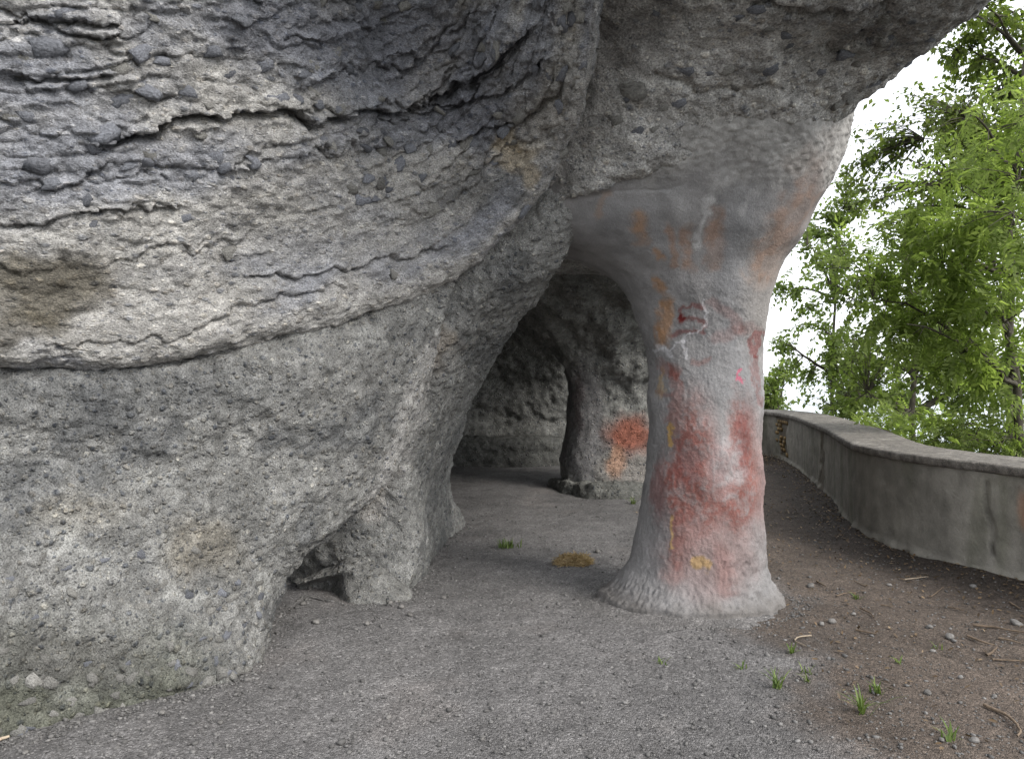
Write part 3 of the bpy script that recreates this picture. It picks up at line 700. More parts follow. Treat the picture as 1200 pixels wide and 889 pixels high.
# ------------------------------------------------------------------ parapet wall
wall = obj('parapet_wall', None, label='low curved rendered parapet wall with a stone coping', cat='wall')
WTOP, WTH = .835, .60
ns = int(WLEN / .02); cv = wall_curve(ns); nrm = line_offset(cv, 1.0) - cv
zs = np.concatenate([np.arange(-.15, WTOP, .02), [WTOP]])
Sg, Zg = np.meshgrid(np.linspace(0, WLEN, ns), zs)
inner = np.stack([np.broadcast_to(cv[:, 0], Sg.shape), np.broadcast_to(cv[:, 1], Sg.shape), Zg], -1)
px, py = proj(inner)
dw = .012 * fbm(inner * 1.8, 3) + .004 * fbm(inner * 9, 3) + .0015 * perlin(inner * 40)
ck, _ = seg_dist(px + 4 * fbm(inner * 6, 2), py, [(1158, 565), (1155, 590), (1163, 620), (1165, 650)])
dw -= .02 * np.exp(-(ck / 2.5) ** 2)
hol, _ = seg_dist(px, py, [(1063, 650), (1066, 655)]); dw -= .06 * np.exp(-(hol / 4) ** 2)
foot = sstep(.10, .02, Zg + .05 * fbm(inner * np.array([2, 2, 0]), 3)); dw += .05 * foot * (fbm(inner * 5, 3) * .6 + .6)
sC = wk[8]                                # where the far corner starts
patch = sstep(.05, -.05, np.abs(Sg - sC - .42) - .30 + .25 * fbm(inner * 4, 3)) * (Zg > .12)
strip = sstep(.04, -.04, np.abs(Sg - wk[6] - 1.0) - .16 + .22 * fbm(inner * 4 + 7, 3))
dw -= .018 * patch + .016 * strip
inner[..., :2] -= nrm[None] * dw[..., None]
back = [np.stack([cv[:, 0] + nrm[:, 0] * o_, cv[:, 1] + nrm[:, 1] * o_, np.full(ns, z_)], -1)[None] for o_, z_ in ((WTH * .5, WTOP), (WTH, WTOP), (WTH, .2), (WTH, -1.2))]
gw = np.concatenate([inner] + back, 0)
cw = np.ones(gw.shape) * np.array([.25, .236, .205])
st = fbm(gw * np.array([4.5, 4.5, .8]) + 3, 4); n1 = fbm(gw * 2.2, 4); n2 = fbm(gw * 9, 3)
cw *= (1 + .18 * st + .2 * n1 + .14 * n2)[..., None]
pw, qw = proj(gw)
cw = blend(cw, (.31, .295, .26), .35 * sstep(.15, .6, fbm(gw * np.array([6, 6, .9]) + 33, 4)))
cw = blend(cw, (.11, .115, .075), .45 * sstep(.0, .5, fbm(gw * np.array([3, 3, .6]) + 13, 3)))
cw = blend(cw, (.05, .045, .04), .6 * np.exp(-(seg_dist(pw + 4 * n1, qw, [(1158, 565), (1155, 590), (1163, 620), (1165, 650)])[0] / 3) ** 2))
cw = blend(cw, (.42, .20, .11), .45 * stain(pw + 8 * n1, qw + 8 * n2, 1199, 598, 10, 26))
cw[:len(zs)] = blend(cw[:len(zs)], (.12, .10, .075), .8 * np.clip(patch + strip, 0, 1))
obj('wall_body', grid_mesh('wall_body', gw, np.clip(cw, .02, .7)), M['render_coat'], wall)
# coping: slabs laid end to end
def coping_slab(s0, s1):
    n_ = int((s1 - s0) / .025); c_ = herm(wk, WALL_PTS, np.linspace(s0, s1, n_)); t_ = np.gradient(c_, axis=0); t_ /= np.linalg.norm(t_, axis=1)[:, None]
    nn = np.stack([t_[:, 1], -t_[:, 0]], -1)
    prof = [(.3, WTOP + .004), (-.035, WTOP + .004), (-.045, WTOP + .014), (-.045, WTOP + .04), (-.045, WTOP + .062), (-.038, WTOP + .072), (-.02, WTOP + .078)] + [(o_, WTOP + .080 + .006 * math.sin((o_ + .02) * 4.6)) for o_ in np.arange(.01, WTH + .02, .022)] + [(WTH + .035, WTOP + .075), (WTH + .045, WTOP + .06), (WTH + .045, WTOP + .004), (.3, WTOP + .004)]
    g = np.stack([np.stack([c_[:, 0] + nn[:, 0] * o_, c_[:, 1] + nn[:, 1] * o_, np.full(n_, z_)], -1) for o_, z_ in prof], 0)
    mid = g.mean(0, keepdims=True); dirs = g - mid; dirs /= np.linalg.norm(dirs, axis=2)[..., None]
    g = g + dirs * (.010 * fbm(g * 5, 3) + .009 * fbm(g * 22, 3))[..., None]
    # close the ends
    g[:, 0] += (g[:, 1] - g[:, 0]) * 0; e0 = np.repeat(mid[:, :1], len(prof), 0); e1 = np.repeat(mid[:, -1:], len(prof), 0)
    g = np.concatenate([e0, g, e1], 1)
    c = np.ones(g.shape) * np.array([.155, .142, .125]) * (1 + .3 * fbm(g * 5, 4) + .25 * fbm(g * 20, 3))[..., None]
    c = blend(c, (.29, .27, .24), .5 * sstep(.1, .5, fbm(g * 3 + 5, 4)))
    return grid_mesh('coping_slab', g, np.clip(c, .02, .7))
M['coping'] = rock_material('pebbled_concrete', 55, .9, 160, .8, .008, .5)
joints = [0, wk[3] + .9, wk[6] + 1.15, wk[9] + .2, WLEN]
for s0, s1 in zip(joints[:-1], joints[1:]):
    obj('coping_slab', coping_slab(s0 + .007, s1 - .007), M['coping'], wall)
# bricks laid bare where the render has come off
def brick_mesh(seed, lx, ly, lz):
    r = np.random.default_rng(seed)
    v = np.array([(x, y, z) for z in (-1, 1) for y in (-1, 1) for x in (-1, 1)], float) * .5
    v = v * np.array([lx, ly, lz]) + r.normal(0, .004, (8, 3))
    f = [[0, 2, 3, 1], [4, 5, 7, 6], [0, 1, 5, 4], [2, 6, 7, 3], [0, 4, 6, 2], [1, 3, 7, 5]]
    return raw_mesh('brick', v, f, 4, False)
M['brick'] = simple('yellow_brick', (.23, .16, .08), .95, .5, 25, .5, .006)
bm_ = [brick_mesh(k, .125, .06, .062) for k in range(4)]
for bm__ in bm_: bm__.materials.append(M['brick'])
for row in range(9):
    for k in range(5):
        s_ = sC + .14 + k * .14 + (.07 if row % 2 else 0); z_ = .17 + row * .072
        if fbm(np.array([[s_ * 3, z_ * 3, 2.2]]), 2)[0] > .12 or random.random() < .2: continue
        c_ = herm(wk, WALL_PTS, np.array([s_, s_ + .01])); t_ = c_[1] - c_[0]
        o = obj('brick', bm_[(row * 3 + k) % 4], None, wall)
        nn = np.array([t_[1], -t_[0]]) / np.linalg.norm(t_)
        o.location = (c_[0][0] + nn[0] * .028, c_[0][1] + nn[1] * .028, z_); o.rotation_euler = (0, random.uniform(-.03, .03), math.atan2(t_[1], t_[0]))

# ------------------------------------------------------------------ stones and boulders
def stone_mesh(name, seed, nu=8, nv=5, rough=.25):
    r = np.random.default_rng(seed); off = r.random(3) * 50
    th = np.linspace(0, 2 * math.pi, nu, endpoint=False); ph = np.linspace(-math.pi / 2, math.pi / 2, nv)[1:-1]
    v = [(0, 0, -1)] + [(math.cos(p) * math.cos(t), math.cos(p) * math.sin(t), math.sin(p)) for p in ph for t in th] + [(0, 0, 1)]
    v = np.array(v); v = v * (1 + rough * perlin(v * 1.3 + off))[:, None]
    f = []
    R = len(ph)
    for k in range(nu): f.append([0, 1 + (k + 1) % nu, 1 + k])
    for j in range(R - 1):
        for k in range(nu):
            a_, b_ = 1 + j * nu + k, 1 + j * nu + (k + 1) % nu
            f += [[a_, b_, b_ + nu], [a_, b_ + nu, a_ + nu]]
    l_ = 1 + (R - 1) * nu
    for k in range(nu): f.append([l_ + k, l_ + (k + 1) % nu, len(v) - 1])
    return v, f
M['cobble'] = simple('cobble_stone', (.145, .150, .166), .9, .5, 5.0, .9, .012)
M['cobble_pale'] = simple('pale_cobble', (.19, .185, .172), .92, .5, 5.0, .9, .012)
cob = []
for k in range(7):
    v, f = stone_mesh('cobble', 100 + k, 8, 5, .75); me = raw_mesh('cobble', v, f, 3); me.materials.append(M['cobble']); cob.append(me)
cobp = [m_.copy() for m_ in cob]
for m_ in cobp: m_.materials.clear(); m_.materials.append(M['cobble_pale'])
from mathutils import Matrix
def set_cobble(parent, g, n, i, j, size, pale=False, flat=(1.25, .9, .55), sink=.25, tilt=.25):
    p_ = g[i, j]; nn = Vector(n[i, j]).normalized(); j2 = min(j + 3, g.shape[1] - 1)
    t_ = Vector(g[i, j2] - p_); t_ = (t_ - nn * t_.dot(nn))
    if t_.length < 1e-5: return
    t_.normalize(); b_ = nn.cross(t_)
    ang = random.gauss(0, tilt); ca, sa = math.cos(ang), math.sin(ang)
    t2 = t_ * ca + b_ * sa; b2 = nn.cross(t2)
    o = obj('cobble', random.choice(cobp if pale else cob), None, parent)
    sx, sy, sz = size * flat[0] * random.uniform(.85, 1.2), size * flat[1] * random.uniform(.8, 1.15), size * flat[2]
    loc = Vector(p_) - nn * (sz * sink)
    mt = Matrix(((t2.x * sx, b2.x * sy, nn.x * sz, loc.x), (t2.y * sx, b2.y * sy, nn.y * sz, loc.y), (t2.z * sx, b2.z * sy, nn.z * sz, loc.z), (0, 0, 0, 1)))
    o.matrix_basis = mt
    return o
def near_px(g, x, y, ymax=99):
    a_, b_ = proj(g); d = (a_ - x) ** 2 + (b_ - y) ** 2 + 1e6 * (g[..., 1] > ymax)
    return np.unravel_index(np.argmin(d), d.shape)
nB2, nA2, nC2 = normals(gB2), normals(gA2), normals(gC2)
if nC2[nC2.shape[0] // 2, nC2.shape[1] // 4, 2] > 0: nC2 = -nC2
for x, y, r_ in [(49, 199, 17), (228, 206, 9), (79, 13, 12), (56, 61, 17), (175, 105, 18), (223, 105, 13), (140, 118, 14), (345, 6, 13), (376, 121, 8), (456, 132, 9), (658, 22, 8), (467, 192, 9), (168, 62, 12), (190, 70, 11), (260, 195, 9), (150, 192, 11),
                (85, 95, 15), (120, 152, 15), (300, 190, 10), (425, 235, 9), (440, 232, 8), (60, 212, 12), (30, 140, 10), (330, 115, 12), (410, 80, 10), (250, 60, 12), (310, 75, 12), (100, 235, 8), (215, 255, 8)]:
    i, j = near_px(gB2, x, y, 6); set_cobble(overhang, gB2, nB2, i, j, r_ / FPX * gB2[i, j, 1] * .95, sink=.6)
i, j = near_px(gB2, 505, 246, 6); set_cobble(overhang, gB2, nB2, i, j, .062, True, (1, .95, .4), .4)
cnt = 0; bx_, by_ = proj(gB2); nmax = nB2.shape
while cnt < 130:
    i, j = random.randrange(nmax[0]), random.randrange(nmax[1]); x, y = bx_[i, j], by_[i, j]
    if not (-60 < x < 690 and -60 < y < 330) or gB2[i, j, 1] > 6: continue
    if y > 215 and random.random() < .7: continue
    set_cobble(overhang, gB2, nB2, i, j, random.uniform(5.5, 10) / FPX * gB2[i, j, 1], random.random() < .45, (1.3, .9, .42), .6); cnt += 1
i, j = near_px(gC2, 738, 108, 6); set_cobble(roof, gC2, nC2, i, j, .085, True, (1.5, .9, .45), .3, .1)
cnt = 0; bx_, by_ = proj(gC2); nmax = nC2.shape
while cnt < 60:
    i, j = random.randrange(nmax[0]), random.randrange(nmax[1]); x, y = bx_[i, j], by_[i, j]
    if not (700 < x < 1120 and -40 < y < 190) or gC2[i, j, 1] > 4.75: continue
    set_cobble(roof, gC2, nC2, i, j, random.uniform(5, 9) / FPX * gC2[i, j, 1], random.random() < .4, sink=.5); cnt += 1
bx_, by_ = proj(gA2); nmax = nA2.shape; cnt = 0
for x, y, r_ in [(261, 788, 10), (244, 797, 10), (92, 840, 10), (78, 846, 9), (110, 795, 9), (25, 855, 9), (222, 785, 9), (145, 832, 8), (60, 800, 8), (120, 835, 9), (175, 828, 8), (40, 795, 12), (290, 786, 7), (258, 748, 7), (155, 795, 7)]:
    i, j = near_px(gA2, x, y, 4.6); set_cobble(lower, gA2, nA2, i, j, r_ / FPX * gA2[i, j, 1], True, (1.15, .9, .7), .55, .8)
while cnt < 110:
    i, j = random.randrange(nmax[0]), random.randrange(nmax[1]); x, y = bx_[i, j], by_[i, j]
    if not (-40 < x < 310 and 600 < y < 860) or gA2[i, j, 1] > 4.5: continue
    if random.random() > (y - 560) / 300: continue
    set_cobble(lower, gA2, nA2, i, j, random.uniform(3.5, 7) / FPX * gA2[i, j, 1], random.random() < .6, (1.2, .9, .6), .55, .9); cnt += 1

def lumpy(name, c, r, seed, n=70, a1=.25, a2=.08, tail=None):
    th = np.linspace(0, 2 * math.pi, 2 * n + 1); ph = np.linspace(-math.pi / 2, math.pi / 2, n)
    T, Ph = np.meshgrid(th, ph)
    d = np.stack([np.cos(Ph) * np.cos(T), np.cos(Ph) * np.sin(T), np.sin(Ph)], -1)
    k = 1 + a1 * fbm(d * 1.2 + seed, 3) + a2 * fbm(d * 5 + seed, 3) + .03 * fbm(d * 14, 2)
    if tail is not None:
        t_ = np.array(tail[:3]) / np.linalg.norm(tail[:3]); k = k + tail[3] * np.clip((d * t_).sum(-1), 0, 1) ** 6
    g = np.array(c) + d * k[..., None] * np.array(r)
    cc = np.ones(g.shape) * np.array([.20, .20, .19]) * (1 + .3 * fbm(g * 4, 4))[..., None]
    return grid_mesh(name, g, np.clip(cc, .02, .7))
fb = [[(340, 686, 5.95), (385, 676, 5.95), (420, 664, 5.9), (455, 676, 5.9), (486, 690, 5.95)],
      [(346, 682, 5.66), (385, 667, 5.62), (420, 657, 5.58), (452, 673, 5.55), (483, 696, 5.6)],
      [(348, 684, 5.60), (386, 674, 5.54), (416, 668, 5.48), (450, 683, 5.46), (482, 700, 5.53)],
      [(348, 687, 5.72), (386, 681, 5.72), (412, 685, 5.42), (446, 697, 5.36), (480, 704, 5.46)],
      [(348, 690, 5.74), (386, 688, 5.70), (414, 712, 5.22), (446, 710, 5.26), (480, 707, 5.42)]]
fbn = [[P(*c) for c in r_] for r_ in fb]; fbn.append([v - W(0, .03, .15) for v in fbn[-1]])
gfb, _, _ = net_surface(fbn, .010); nfb = normals(gfb)
if nfb[gfb.shape[0] // 2, gfb.shape[1] // 2, 1] > 0: nfb = -nfb
dfb = lump(gfb, .02, .012) + pebbles(gfb, 14, .008) + .005 * fbm(gfb * 30, 3)
cfb = np.ones(gfb.shape) * np.array([.20, .198, .188]) * (1 + .3 * fbm(gfb * 5, 4))[..., None]
obj('boulder', grid_mesh('boulder', gfb + nfb * dfb[..., None], np.clip(cfb, .02, .7)), M['conglomerate'], label='low ridged grey boulder at the foot of the rock spur', cat='boulder')

M['stone'] = simple('loose_stone', (.165, .157, .148), .9, .3, 2.0, .4, .01)
lst = []
for k in range(5):
    v, f = stone_mesh('stone', 200 + k, 8, 5, .4); me = raw_mesh('stone', v, f, 3); me.materials.append(M['stone']); lst.append(me)
def gz(x, y): return float(ground_z(np.array([x]), np.array([y]))[0])
for k, (x, y, r_) in enumerate([(950, 688, 5), (975, 728, 5), (963, 731, 4), (1089, 736, 4), (1113, 748, 6), (1042, 688, 3.5), (1087, 812, 5), (1103, 873, 4), (1141, 873, 6), (1093, 761, 3.5), (1190, 731, 7), (1140, 690, 4), (1165, 815, 4), (1000, 720, 3)]):
    X, Y = G(x, y); o = obj('stone', lst[k % 5], None, label={0: 'pale rounded stone by the foot of the plastered pillar', 10: 'largest flat stone on the dark soil close to the parapet wall'}.get(k, 'small pale stone lying loose on the brown soil'), cat='stone', group='loose stones on the brown soil')
    q = .85 * r_ / FPX * Y; o.scale = (q * 1.25, q, q * .75); o.rotation_euler = (0, 0, random.random() * 6); o.location = (X, Y, gz(X, Y) + q * .45)
for k, (x, y, r_) in enumerate([(457, 712, 4), (470, 716, 4), (370, 735, 5), (480, 725, 4), (190, 838, 4), (355, 715, 4), (430, 735, 4), (258, 848, 4), (565, 868, 4), (520, 700, 3.5), (700, 648, 4), (455, 840, 4), (30, 880, 4)]):
    X, Y = G(x, y); o = obj('stone', lst[(k + 2) % 5], None, label='small grey stone lying loose on the grey gravel', cat='stone', group='loose stones on the grey gravel')
    q = .85 * r_ / FPX * Y; o.scale = (q * 1.25, q, q * .75); o.rotation_euler = (0, 0, random.random() * 6); o.location = (X, Y, gz(X, Y) + q * .45)

# fine loose gravel: nobody could count it
def scatter_gravel(nst):
    v0, f0 = stone_mesh('g', 300, 5, 4, .4); v0 = np.array(v0); f0 = np.array(f0); K = len(v0)
    Y = 2.6 + 7.5 * rng.random(nst) ** 1.7; X = (rng.random(nst) * 1.45 - .72) * Y
    nb_ = 3600; base = np.array([G(-20, 868), G(60, 850), G(150, 827), G(252, 802), G(292, 785), (-1.55, 4.8), (-1.5, 5.5), (-1.05, 5.15), (-.75, 5.6), (-.68, 7.0), (-.5, 8.4)])
    kb = np.linspace(0, 1, len(base)); tb = rng.random(nb_); off_ = rng.exponential(.055, nb_)
    X = np.concatenate([X, np.interp(tb, kb, base[:, 0]) + off_ * .75 + .01, 1.28 + (.70 + rng.exponential(.06, 900)) * np.cos(np.linspace(3.0, 6.5, 900))])
    Y = np.concatenate([Y, np.interp(tb, kb, base[:, 1]) - off_ * .66, 5.5 + (.60 + rng.exponential(.06, 900)) * np.sin(np.linspace(3.0, 6.5, 900))])
    ok = (X < 4.5) & (wall_dist(X, Y) < -.03); X, Y = X[ok], Y[ok]; n_ = len(X)
    r = (.0025 + .005 * rng.random(n_) ** 3 + .010 * rng.random(n_) ** 14)
    Z = ground_z(X, Y) + r * .3
    a_ = rng.random(n_) * 6.28; ca, sa = np.cos(a_), np.sin(a_)
    sc = np.stack([r * (1 + .6 * rng.random(n_)), r * (.7 + .5 * rng.random(n_)), r * (.5 + .4 * rng.random(n_))], -1)
    q = v0[None] * sc[:, None]
    V = np.stack([q[..., 0] * ca[:, None] - q[..., 1] * sa[:, None] + X[:, None], q[..., 0] * sa[:, None] + q[..., 1] * ca[:, None] + Y[:, None], q[..., 2] + Z[:, None]], -1)
    Fc = (f0[None] + (np.arange(n_) * K)[:, None, None]).reshape(-1, 3)
    br_ = .085 + .12 * rng.random(n_) ** 1.8; tint = np.array([1, .965, .93])
    c = (br_[:, None] * tint)[:, None].repeat(K, 1)
    return raw_mesh('loose_gravel', V.reshape(-1, 3), Fc, 3, False, c.reshape(-1, 3))
M['grit'] = simple('grit', None, .9, .2, 50, .2, .002, attr=True)
obj('loose_gravel', scatter_gravel(24000), M['grit'], label='fine grey grit scattered over the gravel floor', kind='stuff')

# ------------------------------------------------------------------ twigs, leaves, grass
def tube(pts, rads, sides=6):
    pts = np.array(pts, float); n_ = len(pts); t_ = np.gradient(pts, axis=0); t_ /= np.linalg.norm(t_, axis=1)[:, None] + 1e-9
    up_ = np.where(np.abs(t_[:, 2:3]) > .9, np.array([[1., 0, 0]]), np.array([[0, 0, 1.]]))
    a_ = np.cross(t_, up_); a_ /= np.linalg.norm(a_, axis=1)[:, None] + 1e-9; b_ = np.cross(t_, a_)
    th_ = np.linspace(0, 2 * math.pi, sides, endpoint=False); r_ = np.array(rads)[:, None, None]
    v = pts[:, None] + r_ * (np.cos(th_)[None, :, None] * a_[:, None] + np.sin(th_)[None, :, None] * b_[:, None])
    idx = np.arange(n_ * sides).reshape(n_, sides); nx = np.roll(idx, -1, 1)
    f = np.stack([idx[:-1], nx[:-1], nx[1:], idx[1:]], -1).reshape(-1, 4)
    return v.reshape(-1, 3), f
M['twig'] = simple('dead_twig', (.14, .105, .075), .9, .4, 40, .5, .004)
M['pale_twig'] = simple('bleached_stick', (.34, .28, .21), .9, .3, 40, .5, .004)
def twig(p0, p1, rad, bend, lab, grp, mat):
    (x0, y0), (x1, y1) = G(*p0), G(*p1); t_ = np.linspace(0, 1, 12)
    nx, ny = -(y1 - y0), (x1 - x0)
    jit = np.cumsum(rng.normal(0, .04, 12)); jit -= jit[0] + (jit[-1] - jit[0]) * t_
    x = x0 + (x1 - x0) * t_ + nx * (bend * np.sin(math.pi * t_) + .4 * jit); y = y0 + (y1 - y0) * t_ + ny * (bend * np.sin(math.pi * t_) + .4 * jit)
    z = ground_z(x, y) + rad * .8 + .006
    cx_, cy_ = x.mean(), y.mean(); r_ = .8 * rad * (1 - .45 * t_)
    v, f = tube(np.stack([x - cx_, y - cy_, z], -1), r_, 6)
    o = obj('twig', raw_mesh('twig', v, f, 4), mat, label=lab, cat='twig', group=grp); o.location = (cx_, cy_, 0); return o
tg = 'dead twigs strewn over the brown soil'
for p0, p1, r_, bd in [((1140, 735), (1204, 743), .011, .03), ((1134, 748), (1166, 758), .010, -.08), ((1163, 773), (1206, 777), .008, .02), ((1003, 738), (1027, 743), .008, .02), ((1008, 714), (1024, 725), .008, .05), ((1032, 710), (1046, 712), .007, 0),
                       ((1183, 707), (1196, 714), .009, .02), ((957, 683), (968, 689), .009, 0), ((1170, 750), (1196, 756), .008, .1), ((1110, 712), (1128, 716), .007, .05), ((1156, 768), (1168, 760), .010, 0), ((980, 700), (1003, 697), .006, .1), ((1090, 700), (1106, 690), .006, 0), ((1015, 690), (1000, 683), .006, .1)]:
    twig(p0, p1, r_, bd, 'short dark dead twig lying on the brown soil', tg, M['twig'])
twig((1153, 827), (1192, 868), .010, .13, 'long bowed twig on the dark soil beside a grass sprig', tg, M['twig'])
twig((951, 745), (945, 759), .007, -.35, 'curled pale twig near the foot of the plastered pillar', tg, M['pale_twig'])
twig((1060, 681), (1088, 678), .008, .03, 'straight bleached twig in the shade of the parapet wall', tg, M['pale_twig'])
twig((-12, 869), (11, 862), .013, .0, 'pale stick at the mossy foot of the cliff', 'sticks by the cliff foot', M['pale_twig'])

def flat_leaves(n_, place, size, seed, curl=.35):
    r = np.random.default_rng(seed); X, Y, Z = place(r, n_); n_ = len(X)
    v0 = np.array([(-1, 0, 0), (-.3, .42, .12), (.45, .36, .1), (1, 0, .05), (.45, -.36, .1), (-.3, -.42, .12)])
    s = size * (.6 + .8 * r.random(n_)); az = r.random(n_) * 6.28; ti = r.normal(0, curl, n_); tj = r.normal(0, curl, n_)
    ux = np.stack([np.cos(az) * np.cos(ti), np.sin(az) * np.cos(ti), np.sin(ti)], -1)
    vy = np.stack([-np.sin(az) * np.cos(tj), np.cos(az) * np.cos(tj), np.sin(tj)], -1); wz = np.cross(ux, vy)
    V = np.stack([X, Y, Z], -1)[:, None] + s[:, None, None] * (v0[None, :, 0:1] * ux[:, None] + v0[None, :, 1:2] * vy[:, None] + v0[None, :, 2:3] * wz[:, None])
    V[..., 2] -= np.minimum(V[..., 2].min(1) - (Z - .01), 0)[:, None]
    f0 = np.array([[0, 1, 2, 3], [0, 3, 4, 5]]); Fc = (f0[None] + (np.arange(n_) * 6)[:, None, None]).reshape(-1, 4)
    return V.reshape(-1, 3), Fc
def litter_place(r, n_):
    # along the foot of the wall, in the corner pile, and thinly over the soil
    s = np.concatenate([r.random(n_) * (wk[8] - wk[1]) + wk[1]]); o_ = r.exponential(.28, n_) + .03
    c_ = herm(wk, WALL_PTS, s); t_ = herm(wk, WALL_PTS, np.minimum(s + .02, WLEN)) - c_; t_ /= np.linalg.norm(t_, axis=1)[:, None] + 1e-9
    X = c_[:, 0] - t_[:, 1] * o_; Y = c_[:, 1] + t_[:, 0] * o_
    k = n_ // 3; X[:k] = 4.55 + r.normal(0, .28, k); Y[:k] = 14.25 + r.normal(0, .35, k)
    k2 = k + n_ // 5; Y[k:k2] = 3.2 + 6 * r.random(k2 - k); X[k:k2] = .9 + .18 * Y[k:k2] + 2.0 * r.random(k2 - k)
    Z = ground_z(X, Y) + .012; Z[:k] += .14 * np.exp(-((X[:k] - 4.55) ** 2 + (Y[:k] - 14.3) ** 2) / .18) * r.random(k)
    ok = wall_dist(X, Y) < -.02; return X[ok], Y[ok], Z[ok]
M['dry_leaf'] = leaf_material('dry_leaf', [(0, (.06, .042, .026)), (.5, (.12, .08, .045)), (.85, (.19, .13, .075)), (1, (.32, .24, .15))], .1)
v, f = flat_leaves(3000, litter_place, .016, 5)
obj('leaf_litter', raw_mesh('leaf_litter', v, f, 4, False), M['dry_leaf'], label='brown dead leaves gathered along the foot of the parapet wall', kind='stuff')

def blades(n_, spread, length, width, droop, seed, up_=1.0):
    r = np.random.default_rng(seed); V = []; Fc = []
    for k in range(n_):
        az = r.random() * 6.28; b0 = np.array([r.normal(0, spread[0]), r.normal(0, spread[1]), -.005]); l_ = length * (.5 + .8 * r.random()); d = np.array([math.cos(az), math.sin(az), 0])
        tilt = r.uniform(.15, 1.0) * droop; side = np.array([-d[1], d[0], 0]) * width; n0 = len(V)
        for q, wf in ((0, 1), (.4, .9), (.75, .6), (1, .08)):
            p_ = b0 + l_ * (d * q * tilt * (.5 + .8 * q) + np.array([0, 0, up_]) * (q - .45 * tilt * q * q))
            V += [p_ - side * wf, p_ + side * wf]
        for q in range(3): Fc.append([n0 + 2 * q, n0 + 2 * q + 1, n0 + 2 * q + 3, n0 + 2 * q + 2])
    return np.array(V), Fc
M['grass'] = leaf_material('grass_blade', [(0, (.07, .11, .025)), (.5, (.11, .165, .04)), (1, (.18, .23, .07))], .3)
M['straw'] = leaf_material('straw', [(0, (.20, .135, .06)), (.5, (.36, .26, .135)), (1, (.52, .41, .25))], .25)
for k, (x, y, n_, l_) in enumerate([(593, 640, 70, .09), (775, 775, 12, .05), (928, 766, 16, .07), (910, 806, 18, .10), (872, 783, 9, .05), (945, 788, 10, .06), (1011, 838, 22, .14), (1028, 812, 22, .07), (1053, 776, 8, .06), (1112, 872, 14, .08), (1004, 702, 12, .05), (1096, 758, 6, .06), (948, 798, 8, .05), (742, 590, 30, .10)]):
    X, Y = G(x, y); w_ = .06 if k == 0 else .012
    v, f = blades(n_, (w_, .03 if k == 0 else .012), l_, .0045, .9, 50 + k)
    lab = ['flat bright green grass patch on the gravel inside the arch', 'lone tiny grass sprig on the bare grey gravel', None, None, None, None, 'tallest green grass tuft on the brown soil', None, None, None, None, None, None, 'grass tuft at the foot of the orange painted rock pillar'][k] or 'tiny green grass sprig growing out of the floor'
    o = obj('grass_tuft', raw_mesh('grass_tuft', v, f, 4, False), M['grass'], label=lab, cat='grass', group='small grass tufts on the floor'); o.location = (X, Y, gz(X, Y))
X, Y = G(672, 662); r = np.random.default_rng(8); nfib = 1500
d = r.normal(size=(nfib, 3)); d /= np.linalg.norm(d, axis=1)[:, None]; d *= (r.random(nfib) ** .4)[:, None]
c0 = d * np.array([.165, .085, .085]) * (1 + .25 * perlin(d * 2.5))[:, None]; c0[:, 2] = np.abs(c0[:, 2]) + .004
fd = r.normal(size=(nfib, 3)) * np.array([1.3, .8, .55]); fd /= np.linalg.norm(fd, axis=1)[:, None]
fs = np.cross(fd, r.normal(size=(nfib, 3))); fs /= np.linalg.norm(fs, axis=1)[:, None]
fl = .018 + .035 * r.random((nfib, 1)); bw = r.normal(size=(nfib, 3)) * .008
vv = np.stack([c0 - fd * fl - fs * .0022, c0 - fd * fl + fs * .0022, c0 + bw + fs * .0026, c0 + bw - fs * .0026, c0 + fd * fl + fs * .001, c0 + fd * fl - fs * .001], 1)
vv[..., 2] = np.maximum(vv[..., 2], -.01)
v = vv.reshape(-1, 3); f = (np.array([[0, 1, 2, 3], [3, 2, 4, 5]])[None] + (np.arange(nfib) * 6)[:, None, None]).reshape(-1, 4)
o = obj('dry_grass_clump', raw_mesh('dry_grass_clump', v, f, 4, False), M['straw'], label='clump of dry straw coloured grass lying on the gravel', cat='grass'); o.location = (X, Y, gz(X, Y))

# ------------------------------------------------------------------ trees
M['bark'] = simple('bark', (.085, .075, .06), .95, .4, 14, .8, .02)
def tmpl_pinnate(pairs=4):
    V = []; Fc = []
    def leaflet(o_, d, l_, w_):
        d = np.array(d, float); d /= np.linalg.norm(d); s_ = np.array([-d[1], d[0], 0]); o_ = np.array(o_, float); n0 = len(V)
        V.extend([o_, o_ + d * l_ * .45 + s_ * w_ + np.array([0, 0, .03]), o_ + d * l_ + np.array([0, 0, -.06]), o_ + d * l_ * .45 - s_ * w_ + np.array([0, 0, .03])]); Fc.append([n0, n0 + 1, n0 + 2, n0 + 3])
    for k in range(pairs):
        q = .28 + .17 * k
        for s_ in (-1, 1): leaflet((q, 0, -.12 * q * q), (.55, s_, -.15), .34, .062)
    leaflet((.95, 0, -.12), (1, 0, -.3), .34, .065)
    return np.array(V), np.array(Fc)
def tmpl_simple():
    V = np.array([(0, 0, 0), (.4, .30, .05), (1, 0, -.08), (.4, -.30, .05)]); return V, np.array([[0, 1, 2, 3]])
